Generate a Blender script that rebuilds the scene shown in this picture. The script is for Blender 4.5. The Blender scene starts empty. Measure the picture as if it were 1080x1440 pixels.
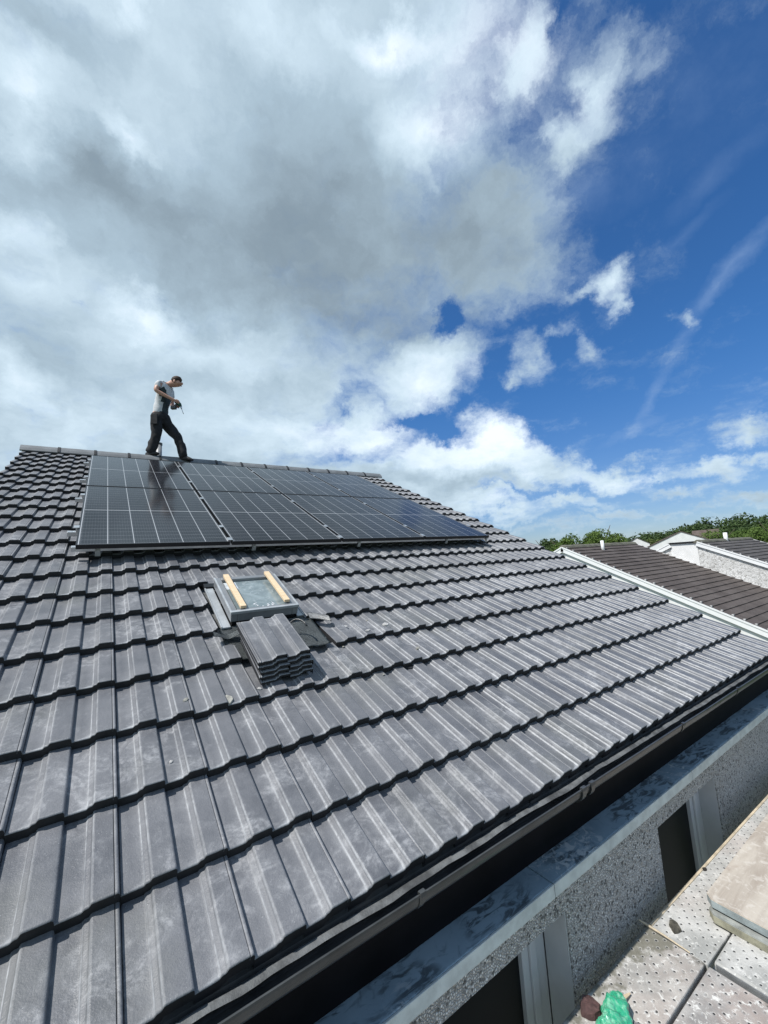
import bpy, bmesh, math, random
from mathutils import Vector, Matrix, Euler, noise as mnoise

# ------------------------------------------------------------------ camera, sky, sun, exposure
scene = bpy.context.scene
COL = scene.collection
EYE = 6.1                                   # height of the eye above the ground
SUN_DIR = Vector((-0.62, 0.05, 1.0)).normalized()
SUN_ELEV = math.asin(SUN_DIR.z)
SUN_AZ = math.atan2(SUN_DIR.x, SUN_DIR.y)

cam_data = bpy.data.cameras.new("camera")
cam = bpy.data.objects.new("camera", cam_data)
COL.objects.link(cam)
cam_data.sensor_fit = 'HORIZONTAL'
cam_data.sensor_width = 36.0
cam_data.lens = 19.311
cam_data.clip_start = 0.05
cam_data.clip_end = 3000
_r, _d, _f = Vector((0.8276, -0.5573, -0.0671)), Vector((0.0162, 0.1434, -0.9895)), Vector((0.5611, 0.8178, 0.1277))
cam.matrix_world = Matrix(((_r.x, -_d.x, -_f.x, 0), (_r.y, -_d.y, -_f.y, 0), (_r.z, -_d.z, -_f.z, EYE), (0, 0, 0, 1)))
scene.camera = cam

scene.view_settings.view_transform = 'Standard'
scene.view_settings.look = 'None'
scene.view_settings.gamma = 1.0
scene.view_settings.exposure = 0.26

sun_data = bpy.data.lights.new("sun", 'SUN')
sun_data.energy = 4.2
sun_data.angle = math.radians(0.53)
sun_data.color = (1.0, 0.97, 0.93)
sun = bpy.data.objects.new("sun", sun_data)
COL.objects.link(sun)
sun.rotation_euler = SUN_DIR.to_track_quat('Z', 'Y').to_euler()
sun.location = (-6, 0, 20)

# Clouds: each row is a patch of sky (unit direction to its centre, orientation, angular half sizes, amount)
CLOUD_COVER = [
    (-0.007, 0.728, 0.686, -0.776, -0.281, -0.266, 0.841, 0.623, 2.0),
    (0.124, 0.918, 0.377, -1.182, -0.108, -0.178, 0.57, 0.333, 1.8),
    (-0.358, 0.872, 0.333, -1.208, -0.346, 0.262, 0.402, 0.449, 2.0),
    (0.637, 0.256, 0.727, -0.736, 0.199, -0.974, 0.074, 0.096, 0.75),
    (0.64, 0.318, 0.699, -0.75, 0.3, -0.803, 0.07, 0.1, 0.9),
    (0.538, 0.317, 0.781, -0.635, 0.245, -0.722, 0.1, 0.108, 1.2),
    (0.63, 0.479, 0.611, -0.897, 0.203, -0.76, 0.208, 0.18, 1.7),
    (0.592, 0.682, 0.43, -1.108, -0.277, -0.851, 0.191, 0.126, 1.6),
    (0.489, 0.808, 0.33, -1.21, 0.369, -0.409, 0.201, 0.1, 1.4),
    (0.794, 0.341, 0.503, -1.012, 0.322, -0.97, 0.056, 0.052, 0.95),
    (0.766, 0.39, 0.512, -1.027, 0.142, -1.015, 0.065, 0.028, 0.75),
    (0.816, 0.342, 0.466, -1.058, 0.318, -1.0, 0.032, 0.032, 0.7),
    (0.752, 0.508, 0.42, -1.117, -0.286, -1.113, 0.055, 0.076, 0.72),
    (0.748, 0.536, 0.391, -1.161, 0.192, -0.867, 0.045, 0.036, 0.7),
    (0.814, 0.407, 0.414, -1.031, 0.636, -0.765, 0.059, 0.035, 0.72),
    (0.765, 0.465, 0.446, -1.092, -0.257, -1.156, 0.079, 0.024, 0.55),
    (0.875, 0.267, 0.403, -1.089, 0.515, -1.023, 0.048, 0.025, 0.72),
    (0.75, 0.611, 0.254, -1.249, 0.642, -0.69, 0.138, 0.089, 1.6),
    (0.688, 0.691, 0.222, -1.345, 0.106, -0.759, 0.316, 0.084, 1.7),
    (0.812, 0.549, 0.198, -1.352, 0.415, -0.887, 0.167, 0.053, 1.3),
    (0.881, 0.445, 0.159, -1.406, 0.258, -1.06, 0.114, 0.039, 1.2),
    (0.693, 0.706, 0.148, -1.422, 0.094, -0.762, 0.301, 0.051, 1.3),
    (0.85, 0.514, 0.115, -1.454, 0.126, -1.012, 0.158, 0.031, 0.9),
    (0.588, 0.79, 0.176, -1.393, 0.073, -0.627, 0.448, 0.103, 1.7),
    (0.949, 0.281, 0.142, -1.428, 0.089, -1.27, 0.095, 0.035, 1.2),
    (0.957, 0.218, 0.194, -1.375, 0.08, -1.331, 0.08, 0.038, 0.95),
    (0.898, 0.409, 0.161, -1.407, 0.173, -1.115, 0.077, 0.035, 1.1),
    (0.922, 0.361, 0.143, -1.425, 0.176, -1.172, 0.045, 0.02, 0.8),
    (0.972, 0.218, 0.083, -1.487, -0.02, -1.352, 0.065, 0.023, 1.1),
    (0.97, 0.237, 0.044, -1.527, 0.036, -1.329, 0.115, 0.018, 0.8),
    (0.936, 0.346, 0.063, -1.508, 0.127, -1.209, 0.229, 0.017, 0.7),
    (0.818, 0.572, 0.056, -1.515, 0.093, -0.956, 0.301, 0.023, 0.7),
    (0.761, 0.64, 0.102, -1.468, 0.098, -0.861, 0.256, 0.027, 0.8),
    (0.666, 0.195, 0.72, -0.677, 0.392, -0.842, 0.059, 0.044, 0.45),
    (0.967, 0.207, 0.148, -1.421, 0.135, -1.339, 0.055, 0.023, 0.9),
    (0.939, 0.329, 0.105, -1.465, 0.074, -1.226, 0.09, 0.02, 0.8),
    (0.967, 0.253, 0.033, -1.538, -0.02, -1.315, 0.089, 0.016, 0.9),
    (0.897, 0.435, 0.075, -1.495, 0.12, -1.11, 0.117, 0.018, 0.85),
    (0.905, 0.381, 0.188, -1.378, 0.196, -1.134, 0.05, 0.017, 0.6),
    (0.872, 0.485, 0.061, -1.509, 0.106, -1.057, 0.097, 0.015, 0.7),
    (-0.609, -0.609, 0.508, 1.038, -0.0, -0.785, 0.9, 0.6, 1.5),  # rows from here on: unseen clouds, added to neutralise the blue shadow fill
    (0.291, -0.874, 0.389, 1.172, 0.0, 0.322, 0.8, 0.45, 1.3),
    (0.831, -0.369, 0.416, 1.142, 0.0, 1.153, 0.45, 0.35, 1.0),
    (-0.934, 0.098, 0.344, 1.22, -0.0, -1.676, 0.8, 0.5, 1.6),
    (-0.202, -0.202, 0.958, 0.289, -0.0, -0.785, 0.5, 0.45, 1.5),
    (0.24, 0.336, 0.911, 0.425, -0.0, 2.521, 0.45, 0.4, 1.4),  # unseen cloud above the view, added to grey the panel reflections
    (0.0, -0.989, 0.148, 1.422, 0.0, 0.0, 1.0, 0.25, 1.0),
]
CLOUD_HOLES = [
    (0.611, 0.6, 0.517, -0.973, 0.405, -0.532, 0.04, 0.064, 0.95),
    (0.558, 0.259, 0.789, -0.604, 0.29, -0.744, 0.031, 0.042, 0.35),
    (0.622, 0.29, 0.727, -0.703, 0.308, -0.791, 0.029, 0.042, 0.3),
    (0.455, 0.81, 0.369, -1.047, -0.741, -0.883, 0.099, 0.039, 0.55),
    (0.614, 0.722, 0.319, -1.241, 0.176, -0.645, 0.151, 0.023, 0.45),
    (-0.035, 0.863, 0.504, -1.015, 0.298, 0.221, 0.059, 0.021, 0.5),
    (0.63, 0.772, 0.079, -1.492, 0.074, -0.679, 0.103, 0.034, 0.3),
    (0.589, 0.799, 0.122, -1.447, 0.141, -0.618, 0.259, 0.016, 0.5),
    (0.759, 0.632, 0.154, -1.414, 0.148, -0.853, 0.352, 0.013, 0.5),
]
CLOUD_THIN = [
    (0.871, 0.172, 0.46, -1.019, -0.502, -1.664, 0.133, 0.023, 0.6),
    (0.886, 0.272, 0.375, -0.98, -0.832, -1.733, 0.121, 0.018, 0.4),
    (0.893, 0.341, 0.292, -1.089, -0.888, -1.591, 0.1, 0.013, 0.5),
    (0.893, 0.382, 0.239, -1.32, -0.275, -1.236, 0.074, 0.013, 0.5),
    (0.797, 0.171, 0.58, -0.925, -0.272, -1.559, 0.091, 0.025, 0.22),
    (0.818, 0.226, 0.53, -0.982, -0.303, -1.498, 0.078, 0.015, 0.2),
    (0.7, 0.323, 0.637, -0.877, 0.075, -1.077, 0.14, 0.067, 0.35),
    (0.731, 0.138, 0.669, -0.836, 0.079, -1.313, 0.142, 0.113, 0.2),
]
CLOUD_TONE = [
    (-0.095, 0.713, 0.695, -0.793, 0.142, 0.272, 0.103, 0.072, 0.42),
    (0.007, 0.585, 0.811, -0.576, -0.258, -0.387, 0.141, 0.032, 0.3),
    (0.192, 0.524, 0.83, -0.574, -0.154, -0.584, 0.1, 0.079, 0.2),
    (0.327, 0.423, 0.845, -0.562, 0.049, -0.581, 0.099, 0.035, 0.4),
    (0.465, 0.463, 0.755, -0.706, 0.125, -0.642, 0.152, 0.084, 0.38),
    (0.417, 0.398, 0.817, -0.603, 0.124, -0.632, 0.251, 0.115, 0.22),
    (0.492, 0.332, 0.805, -0.605, 0.207, -0.689, 0.155, 0.111, 0.28),
    (0.59, 0.349, 0.728, -0.718, 0.256, -0.755, 0.13, 0.108, 0.25),
    (0.032, 0.706, 0.707, -0.766, 0.193, 0.151, 0.052, 0.028, 0.3),
    (0.665, 0.245, 0.706, -0.717, 0.358, -0.836, 0.064, 0.065, 0.2),
    (-0.127, 0.795, 0.593, -0.908, 0.27, 0.364, 0.082, 0.045, 0.28),
    (-0.085, 0.856, 0.51, -1.01, -0.286, -0.076, 0.202, 0.076, 0.25),
    (0.066, 0.857, 0.511, -1.024, -0.188, -0.19, 0.086, 0.05, 0.42),
    (-0.136, 0.928, 0.348, -1.207, -0.213, 0.065, 0.057, 0.048, 0.35),
    (-0.034, 0.952, 0.304, -1.258, -0.134, -0.008, 0.18, 0.081, 0.2),
    (0.116, 0.616, 0.779, -0.608, -0.319, -0.609, 0.069, 0.124, 0.08),
    (0.607, 0.674, 0.421, -1.118, -0.275, -0.864, 0.191, 0.127, 0.42),
    (0.341, 0.879, 0.332, -1.232, -0.01, -0.373, 0.272, 0.097, 0.32),
    (0.522, 0.8, 0.296, -1.27, 0.057, -0.56, 0.204, 0.101, 0.3),
    (0.746, 0.604, 0.282, -1.282, 0.147, -0.847, 0.158, 0.097, 0.5),
    (0.687, 0.689, 0.231, -1.337, 0.108, -0.758, 0.283, 0.084, 0.3),
    (0.886, 0.432, 0.168, -1.399, 0.17, -1.088, 0.119, 0.051, 0.3),
    (0.789, 0.349, 0.506, -1.009, 0.316, -0.961, 0.087, 0.066, 0.3),
    (0.761, 0.638, 0.122, -1.448, 0.103, -0.861, 0.304, 0.05, 0.25),
    (0.184, 0.86, 0.476, -1.072, -0.111, -0.271, 0.238, 0.056, 0.12),
    (0.951, 0.269, 0.149, -1.418, 0.208, -1.263, 0.156, 0.08, 0.25),
    (0.167, 0.769, 0.617, -0.882, -0.242, -0.408, 0.442, 0.138, -0.24),
    (0.48, 0.582, 0.656, -0.852, 0.086, -0.614, 0.372, 0.226, -0.26),
    (0.645, 0.475, 0.599, -0.912, 0.211, -0.775, 0.236, 0.158, -0.22),
    (0.309, 0.607, 0.732, -0.698, -0.299, -0.809, 0.168, 0.196, -0.18),
    (-0.026, 0.752, 0.658, -0.851, 0.052, 0.08, 0.203, 0.065, -0.26),
    (0.403, 0.723, 0.561, -0.969, 0.138, -0.414, 0.347, 0.097, -0.2),
    (-0.083, 0.652, 0.754, -0.715, 0.066, 0.203, 0.071, 0.037, -0.12),
    (0.344, 0.503, 0.793, -0.646, -0.123, -0.761, 0.072, 0.097, -0.12),
    (-0.056, 0.92, 0.388, -1.164, -0.198, -0.024, 0.13, 0.063, -0.14),
    (0.096, 0.905, 0.413, -1.133, 0.22, -0.004, 0.163, 0.058, -0.1),
    (0.691, 0.7, 0.181, -1.388, 0.1, -0.761, 0.251, 0.037, -0.2),
    (0.605, 0.612, 0.509, -1.031, 0.132, -0.7, 0.279, 0.057, -0.15),
]


def build_world():
    w = bpy.data.worlds.new("World")
    scene.world = w
    w.use_nodes = True
    nt = w.node_tree
    nt.nodes.clear()
    N, L = nt.nodes.new, nt.links.new
    out = N('ShaderNodeOutputWorld')
    bg = N('ShaderNodeBackground')
    bg.inputs['Strength'].default_value = 0.1
    L(bg.outputs[0], out.inputs[0])
    sky = N('ShaderNodeTexSky')
    sky.sky_type = 'NISHITA'
    sky.sun_disc = False
    sky.sun_elevation = SUN_ELEV
    sky.sun_rotation = SUN_AZ
    sky.altitude = 200
    sky.air_density = 1.0
    sky.dust_density = 0.3
    sky.ozone_density = 3.0
    tc = N('ShaderNodeTexCoord')
    D = tc.outputs['Generated']

    def math_(op, a, b=None, c=None, clamp=False):
        n = N('ShaderNodeMath'); n.operation = op; n.use_clamp = clamp
        for i, v in enumerate((a, b, c)):
            if v is None: continue
            if isinstance(v, (int, float)): n.inputs[i].default_value = v
            else: L(v, n.inputs[i])
        return n.outputs[0]

    def vmath(op, a, b):
        n = N('ShaderNodeVectorMath'); n.operation = op
        for i, v in enumerate((a, b)):
            if isinstance(v, tuple): n.inputs[i].default_value = v
            else: L(v, n.inputs[i])
        return n.outputs[0]

    def scale(a, s):
        n = N('ShaderNodeVectorMath'); n.operation = 'SCALE'
        L(a, n.inputs[0]); n.inputs['Scale'].default_value = s
        return n.outputs[0]

    def noise(vec, s, det, rough=0.55, dist=0.0, col=False):
        n = N('ShaderNodeTexNoise'); n.inputs['Scale'].default_value = s
        n.inputs['Detail'].default_value = det; n.inputs['Roughness'].default_value = rough
        n.inputs['Distortion'].default_value = dist
        L(vec, n.inputs['Vector'])
        return n.outputs['Color' if col else 'Fac']

    def smooth(v, a, b, lo=0.0, hi=1.0):
        n = N('ShaderNodeMapRange'); n.interpolation_type = 'SMOOTHSTEP'
        L(v, n.inputs['Value'])
        n.inputs['From Min'].default_value = a; n.inputs['From Max'].default_value = b
        n.inputs['To Min'].default_value = lo; n.inputs['To Max'].default_value = hi
        return n.outputs[0]

    # ragged edges: the direction is warped by noise before the patches are read
    w1 = scale(vmath('SUBTRACT', noise(D, 3.2, 2, col=True), (0.5, 0.5, 0.5)), 0.22)
    w2 = scale(vmath('SUBTRACT', noise(D, 9.0, 7, 0.66, col=True), (0.5, 0.5, 0.5)), 0.17)
    DW = vmath('ADD', vmath('ADD', D, w1), w2)
    DS = vmath('ADD', D, scale(w1, 0.9))
    DS = vmath('ADD', DS, scale(w2, 0.7))
    DT = vmath('ADD', D, scale(w2, 0.35))

    def patch(row, vec):
        x, y, z, rx, ry, rz, sx, sy, wt = row
        m = N('ShaderNodeMapping'); m.vector_type = 'TEXTURE'
        L(vec, m.inputs['Vector'])
        m.inputs['Location'].default_value = (x, y, z)
        m.inputs['Rotation'].default_value = (rx, ry, rz)
        m.inputs['Scale'].default_value = (sx, sy, 1.2)
        g = N('ShaderNodeTexGradient'); g.gradient_type = 'SPHERICAL'
        L(m.outputs[0], g.inputs['Vector'])
        return math_('MULTIPLY', g.outputs['Fac'], wt)

    cover = None
    DX = vmath('ADD', D, scale(w2, 0.85))     # small clouds keep their place, only their rims are ragged
    for row in CLOUD_COVER:
        p = patch(row, DX if row[6] < 0.22 else DW)
        cover = p if cover is None else math_('SMOOTH_MAX', cover, p, 0.15)
    holes = None
    for row in CLOUD_HOLES:
        p = patch(row, DX)
        holes = p if holes is None else math_('MAXIMUM', holes, p)
    base = math_('SUBTRACT', cover, math_('MULTIPLY', holes, 0.95))
    base = math_('MINIMUM', base, 1.0)
    dz = N('ShaderNodeSeparateXYZ'); L(D, dz.inputs[0])
    inv = math_('DIVIDE', 1.0, math_('ADD', math_('MAXIMUM', dz.outputs[2], 0.0), 0.22))
    pv = N('ShaderNodeVectorMath'); pv.operation = 'SCALE'; L(D, pv.inputs[0]); L(inv, pv.inputs['Scale'])
    DP = pv.outputs[0]                       # the cloud deck seen in perspective: finer towards the horizon
    fine = noise(vmath('ADD', DP, w2), 5.0, 9, 0.64)
    field = math_('ADD', base, math_('MULTIPLY', math_('SUBTRACT', fine, 0.5), 1.35))
    alpha = smooth(field, 0.10, 1.0)

    thin = None
    for row in CLOUD_THIN:
        p = patch(row, DT)
        thin = p if thin is None else math_('ADD', thin, p)
    thin = math_('MULTIPLY', thin, smooth(noise(D, 14.0, 6, 0.6), 0.3, 0.65, 0.25, 1.0), clamp=True)

    tone = None
    for row in CLOUD_TONE:
        p = patch(row, DS)
        p = math_('MULTIPLY', p, 1.0)
        tone = p if tone is None else math_('ADD', tone, p)
    n1 = math_('MULTIPLY', math_('SUBTRACT', noise(DS, 5.0, 6, 0.55), 0.5), 0.5)
    n2 = math_('MULTIPLY', math_('SUBTRACT', noise(vmath('ADD', DP, w2), 9.0, 7, 0.6), 0.5), 0.34)
    tone = math_('ADD', math_('ADD', tone, n1), n2)
    rim = math_('MULTIPLY', math_('SUBTRACT', 1.0, smooth(field, 0.3, 1.0)), 0.12)
    tone = math_('ADD', math_('ADD', math_('MULTIPLY', tone, 0.85), rim), 0.56)
    ramp = N('ShaderNodeValToRGB')
    L(tone, ramp.inputs[0])
    e = ramp.color_ramp.elements
    e[0].position = 0.0; e[0].color = (0.165, 0.225, 0.285, 1)
    e[1].position = 1.0; e[1].color = (0.82, 0.91, 1.0, 1)
    for pos, c in ((0.25, (0.23, 0.30, 0.36)), (0.5, (0.36, 0.47, 0.56)), (0.75, (0.56, 0.69, 0.79))):
        k = e.new(pos); k.color = (*c, 1)
    cloudcol = scale(ramp.outputs[0], 10.0)         # the background runs at strength 0.1

    skyc = N('ShaderNodeMix'); skyc.data_type = 'RGBA'; skyc.blend_type = 'MULTIPLY'
    skyc.inputs[0].default_value = 1.0
    tint = N('ShaderNodeMix'); tint.data_type = 'RGBA'     # the air pales towards the horizon
    L(smooth(dz.outputs[2], 0.0, 0.42), tint.inputs[0]); tint.inputs[6].default_value = (0.56, 0.66, 0.86, 1); tint.inputs[7].default_value = SKY_TINT
    L(sky.outputs[0], skyc.inputs[6]); L(tint.outputs[2], skyc.inputs[7])
    mx1 = N('ShaderNodeMix'); mx1.data_type = 'RGBA'
    L(math_('MULTIPLY', thin, 0.6), mx1.inputs[0]); L(skyc.outputs[2], mx1.inputs[6]); mx1.inputs[7].default_value = (3.0, 4.3, 6.6, 1)
    mx = N('ShaderNodeMix'); mx.data_type = 'RGBA'
    L(alpha, mx.inputs[0]); L(mx1.outputs[2], mx.inputs[6]); L(cloudcol, mx.inputs[7])
    L(mx.outputs[2], bg.inputs[0])
    w.cycles.sampling_method = 'MANUAL'
    w.cycles.sample_map_resolution = 512

SKY_TINT = (0.36, 0.74, 1.10, 1.0)
build_world()

# ------------------------------------------------------------------ helpers
rnd = random.Random(7)
PITCH = math.radians(25)
CP, SP = math.cos(PITCH), math.sin(PITCH)
NN = Vector((0, -SP, CP))                   # roof normal
DD = Vector((0, CP, SP))                    # up the slope
S0 = 1.4735                                 # eye above the roof plane

def rf(x, s, h=0.0, plane=0.0):
    """point on (or h above) the roof: x along the ridge, s up the slope from the foot of the eye"""
    return Vector((x, 0, 0)) + DD * s + NN * (h - S0 - plane)

ROOT_LOC = {}
def props(o, label=None, cat=None, group=None, kind=None):
    if label: o['label'] = label
    if cat: o['category'] = cat
    if group: o['group'] = group
    if kind: o['kind'] = kind
    return o

def thing(name, label, cat, loc=(0, 0, 0), group=None, rot=None):
    o = bpy.data.objects.new(name, None)
    COL.objects.link(o)
    o.empty_display_size = 0.2
    o.location = loc
    if rot is not None: o.rotation_euler = rot
    ROOT_LOC[o.name] = Vector(loc)
    return props(o, label, cat, group)

def root_of(o):
    while o.parent: o = o.parent
    return o

def build(name, bm, mat, parent=None, smooth=False, local=False, recalc=True):
    if recalc: bmesh.ops.recalc_face_normals(bm, faces=bm.faces)
    me = bpy.data.meshes.new(name)
    o = bpy.data.objects.new(name, me)
    COL.objects.link(o)
    if parent is not None:
        o.parent = parent
        off = ROOT_LOC.get(root_of(parent).name, Vector((0, 0, 0)))
        if not local: bmesh.ops.translate(bm, verts=bm.verts, vec=-off)
    elif not local:
        xs = [v.co.x for v in bm.verts]; ys = [v.co.y for v in bm.verts]; zs = [v.co.z for v in bm.verts]
        off = Vector(((min(xs) + max(xs)) / 2, (min(ys) + max(ys)) / 2, min(zs)))
        bmesh.ops.translate(bm, verts=bm.verts, vec=-off)
        o.location = off
        ROOT_LOC[o.name] = off
    bm.to_mesh(me); bm.free()
    if smooth:
        for p in me.polygons: p.use_smooth = True
    for m in (mat if isinstance(mat, (list, tuple)) else [mat]): me.materials.append(m)
    return o

def face(bm, pts, mi=0):
    try:
        f = bm.faces.new([bm.verts.new(p) for p in pts])
        f.material_index = mi
        return f
    except ValueError:
        return None

def box(bm, a, b, bevel=0.0, fn=None, mi=0):
    """axis box between corners a and b; fn maps each corner"""
    xs, ys, zs = (min(a[0], b[0]), max(a[0], b[0])), (min(a[1], b[1]), max(a[1], b[1])), (min(a[2], b[2]), max(a[2], b[2]))
    vs = []
    for z in zs:
        for y in ys:
            for x in xs:
                vs.append(bm.verts.new((x, y, z)))
    fs = []
    for q in ((0, 2, 3, 1), (4, 5, 7, 6), (0, 1, 5, 4), (2, 6, 7, 3), (0, 4, 6, 2), (1, 3, 7, 5)):
        f = bm.faces.new([vs[i] for i in q]); f.material_index = mi; fs.append(f)
    allv = vs
    if bevel > 0:
        es = list({e for f in fs for e in f.edges})
        r = bmesh.ops.bevel(bm, geom=es, offset=bevel, segments=2, affect='EDGES', profile=0.5)
        allv = list({v for v in vs if v.is_valid} | set(r['verts']))
    if fn:
        for v in allv: v.co = fn(v.co)
    return allv

def rbox(bm, a, b, bevel=0.0, plane=0.0):
    """a box in roof coordinates (x, s, h)"""
    return box(bm, a, b, bevel, lambda c: rf(c.x, c.y, c.z, plane))

def tube(bm, pts, r, n=10, caps=True, radii=None):
    pts = [Vector(p) for p in pts]
    rings = []
    up = None
    for i, p in enumerate(pts):
        t = (pts[min(i + 1, len(pts) - 1)] - pts[max(i - 1, 0)]).normalized()
        if up is None: up = t.orthogonal().normalized()
        up = (up - t * up.dot(t)).normalized()
        s = t.cross(up)
        rr = radii[i] if radii else r
        rings.append([bm.verts.new(p + (up * math.cos(2 * math.pi * k / n) + s * math.sin(2 * math.pi * k / n)) * rr) for k in range(n)])
    for a, b in zip(rings, rings[1:]):
        for k in range(n):
            bm.faces.new((a[k], a[(k + 1) % n], b[(k + 1) % n], b[k]))
    if caps:
        bm.faces.new(rings[0][::-1]); bm.faces.new(rings[-1])

def extrude_profile(bm, prof, x0, x1, closed=True, mi=0, nx=1, jitter=0):
    """prof: list of (y, z); swept along X"""
    cols = []
    for k in range(nx + 1):
        x = x0 + (x1 - x0) * k / nx
        j = jitter * (mnoise.noise(Vector((x * 1.7, 3.1, 0)))) if jitter else 0
        cols.append([bm.verts.new((x, y, z + j)) for y, z in prof])
    n = len(prof)
    for a, b in zip(cols, cols[1:]):
        for i in range(n if closed else n - 1):
            f = bm.faces.new((a[i], a[(i + 1) % n], b[(i + 1) % n], b[i])); f.material_index = mi
    if closed:
        bm.faces.new(cols[0][::-1]).material_index = mi
        bm.faces.new(cols[-1]).material_index = mi

# ------------------------------------------------------------------ materials
class NT:
    def __init__(s, name, color=(.5, .5, .5), rough=.6, metal=0.0, spec=0.5):
        s.m = bpy.data.materials.new(name); s.m.use_nodes = True
        s.t = s.m.node_tree
        s.b = s.t.nodes['Principled BSDF']
        s.b.inputs['Base Color'].default_value = (*color, 1)
        s.b.inputs['Roughness'].default_value = rough
        s.b.inputs['Metallic'].default_value = metal
        s.b.inputs['Specular IOR Level'].default_value = spec
        s._c = None
    def n(s, k): return s.t.nodes.new(k)
    def l(s, a, b): s.t.links.new(a, b)
    def co(s, kind='Object'):
        if not s._c: s._c = s.n('ShaderNodeTexCoord')
        return s._c.outputs[kind]
    def put(s, v, sock):
        if isinstance(v, (int, float)): sock.default_value = v
        elif isinstance(v, tuple): sock.default_value = v if len(v) != 3 or sock.type == 'VECTOR' else (*v, 1)
        else: s.l(v, sock)
    def mapped(s, scale=(1, 1, 1), rot=(0, 0, 0), kind='Object', loc=(0, 0, 0)):
        m = s.n('ShaderNodeMapping'); s.l(s.co(kind), m.inputs[0])
        m.inputs['Scale'].default_value = scale; m.inputs['Rotation'].default_value = rot; m.inputs['Location'].default_value = loc
        return m.outputs[0]
    def noise(s, scale, detail=4, rough=.55, vec=None, dist=0, out='Fac'):
        n = s.n('ShaderNodeTexNoise'); n.inputs['Scale'].default_value = scale
        n.inputs['Detail'].default_value = detail; n.inputs['Roughness'].default_value = rough; n.inputs['Distortion'].default_value = dist
        s.l(vec if vec is not None else s.co(), n.inputs['Vector']); return n.outputs[out]
    def vor(s, scale, feature='F1', vec=None, out='Distance', rand=1.0):
        n = s.n('ShaderNodeTexVoronoi'); n.inputs['Scale'].default_value = scale; n.feature = feature
        n.inputs['Randomness'].default_value = rand
        s.l(vec if vec is not None else s.co(), n.inputs['Vector']); return n.outputs[out]
    def math(s, op, a, b=None, clamp=False):
        n = s.n('ShaderNodeMath'); n.operation = op; n.use_clamp = clamp
        s.put(a, n.inputs[0])
        if b is not None: s.put(b, n.inputs[1])
        return n.outputs[0]
    def rng(s, v, a, b, lo=0., hi=1., smooth=True):
        n = s.n('ShaderNodeMapRange')
        if smooth: n.interpolation_type = 'SMOOTHSTEP'
        s.put(v, n.inputs['Value'])
        for k, x in (('From Min', a), ('From Max', b), ('To Min', lo), ('To Max', hi)): n.inputs[k].default_value = x
        return n.outputs[0]
    def mix(s, f, a, b, mode='MIX'):
        n = s.n('ShaderNodeMix'); n.data_type = 'RGBA'; n.blend_type = mode
        s.put(f, n.inputs[0]); s.put(a, n.inputs[6]); s.put(b, n.inputs[7]); return n.outputs[2]
    def ramp(s, v, stops):
        n = s.n('ShaderNodeValToRGB'); s.put(v, n.inputs[0]); e = n.color_ramp.elements
        e[0].position, e[0].color = stops[0][0], (*stops[0][1], 1)
        e[1].position, e[1].color = stops[-1][0], (*stops[-1][1], 1)
        for p, c in stops[1:-1]:
            k = e.new(p); k.color = (*c, 1)
        return n.outputs[0]
    def attr(s, name):
        n = s.n('ShaderNodeAttribute'); n.attribute_name = name; return n.outputs['Fac']
    def sep(s, v):
        n = s.n('ShaderNodeSeparateXYZ'); s.l(v, n.inputs[0]); return n.outputs
    def color(s, v): s.put(v, s.b.inputs['Base Color']); return s
    def rough(s, v): s.put(v, s.b.inputs['Roughness']); return s
    def bump(s, h, strength=.4, dist=.01):
        n = s.n('ShaderNodeBump'); n.inputs['Strength'].default_value = strength; n.inputs['Distance'].default_value = dist
        s.l(h, n.inputs['Height'])
        if s.b.inputs['Normal'].links: s.l(s.b.inputs['Normal'].links[0].from_socket, n.inputs['Normal'])
        s.l(n.outputs[0], s.b.inputs['Normal']); return s

def simple(name, color, rough=.6, metal=0., var=.25, scale=8., bump=.15, spec=.5):
    m = NT(name, color, rough, metal, spec)
    f = m.noise(scale, 6, .6)
    dark = tuple(c * (1 - var) for c in color); light = tuple(min(1, c * (1 + var)) for c in color)
    m.color(m.mix(m.rng(f, .3, .7), dark, light))
    if bump: m.bump(m.noise(scale * 12, 4), bump, .004)
    return m.m

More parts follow.
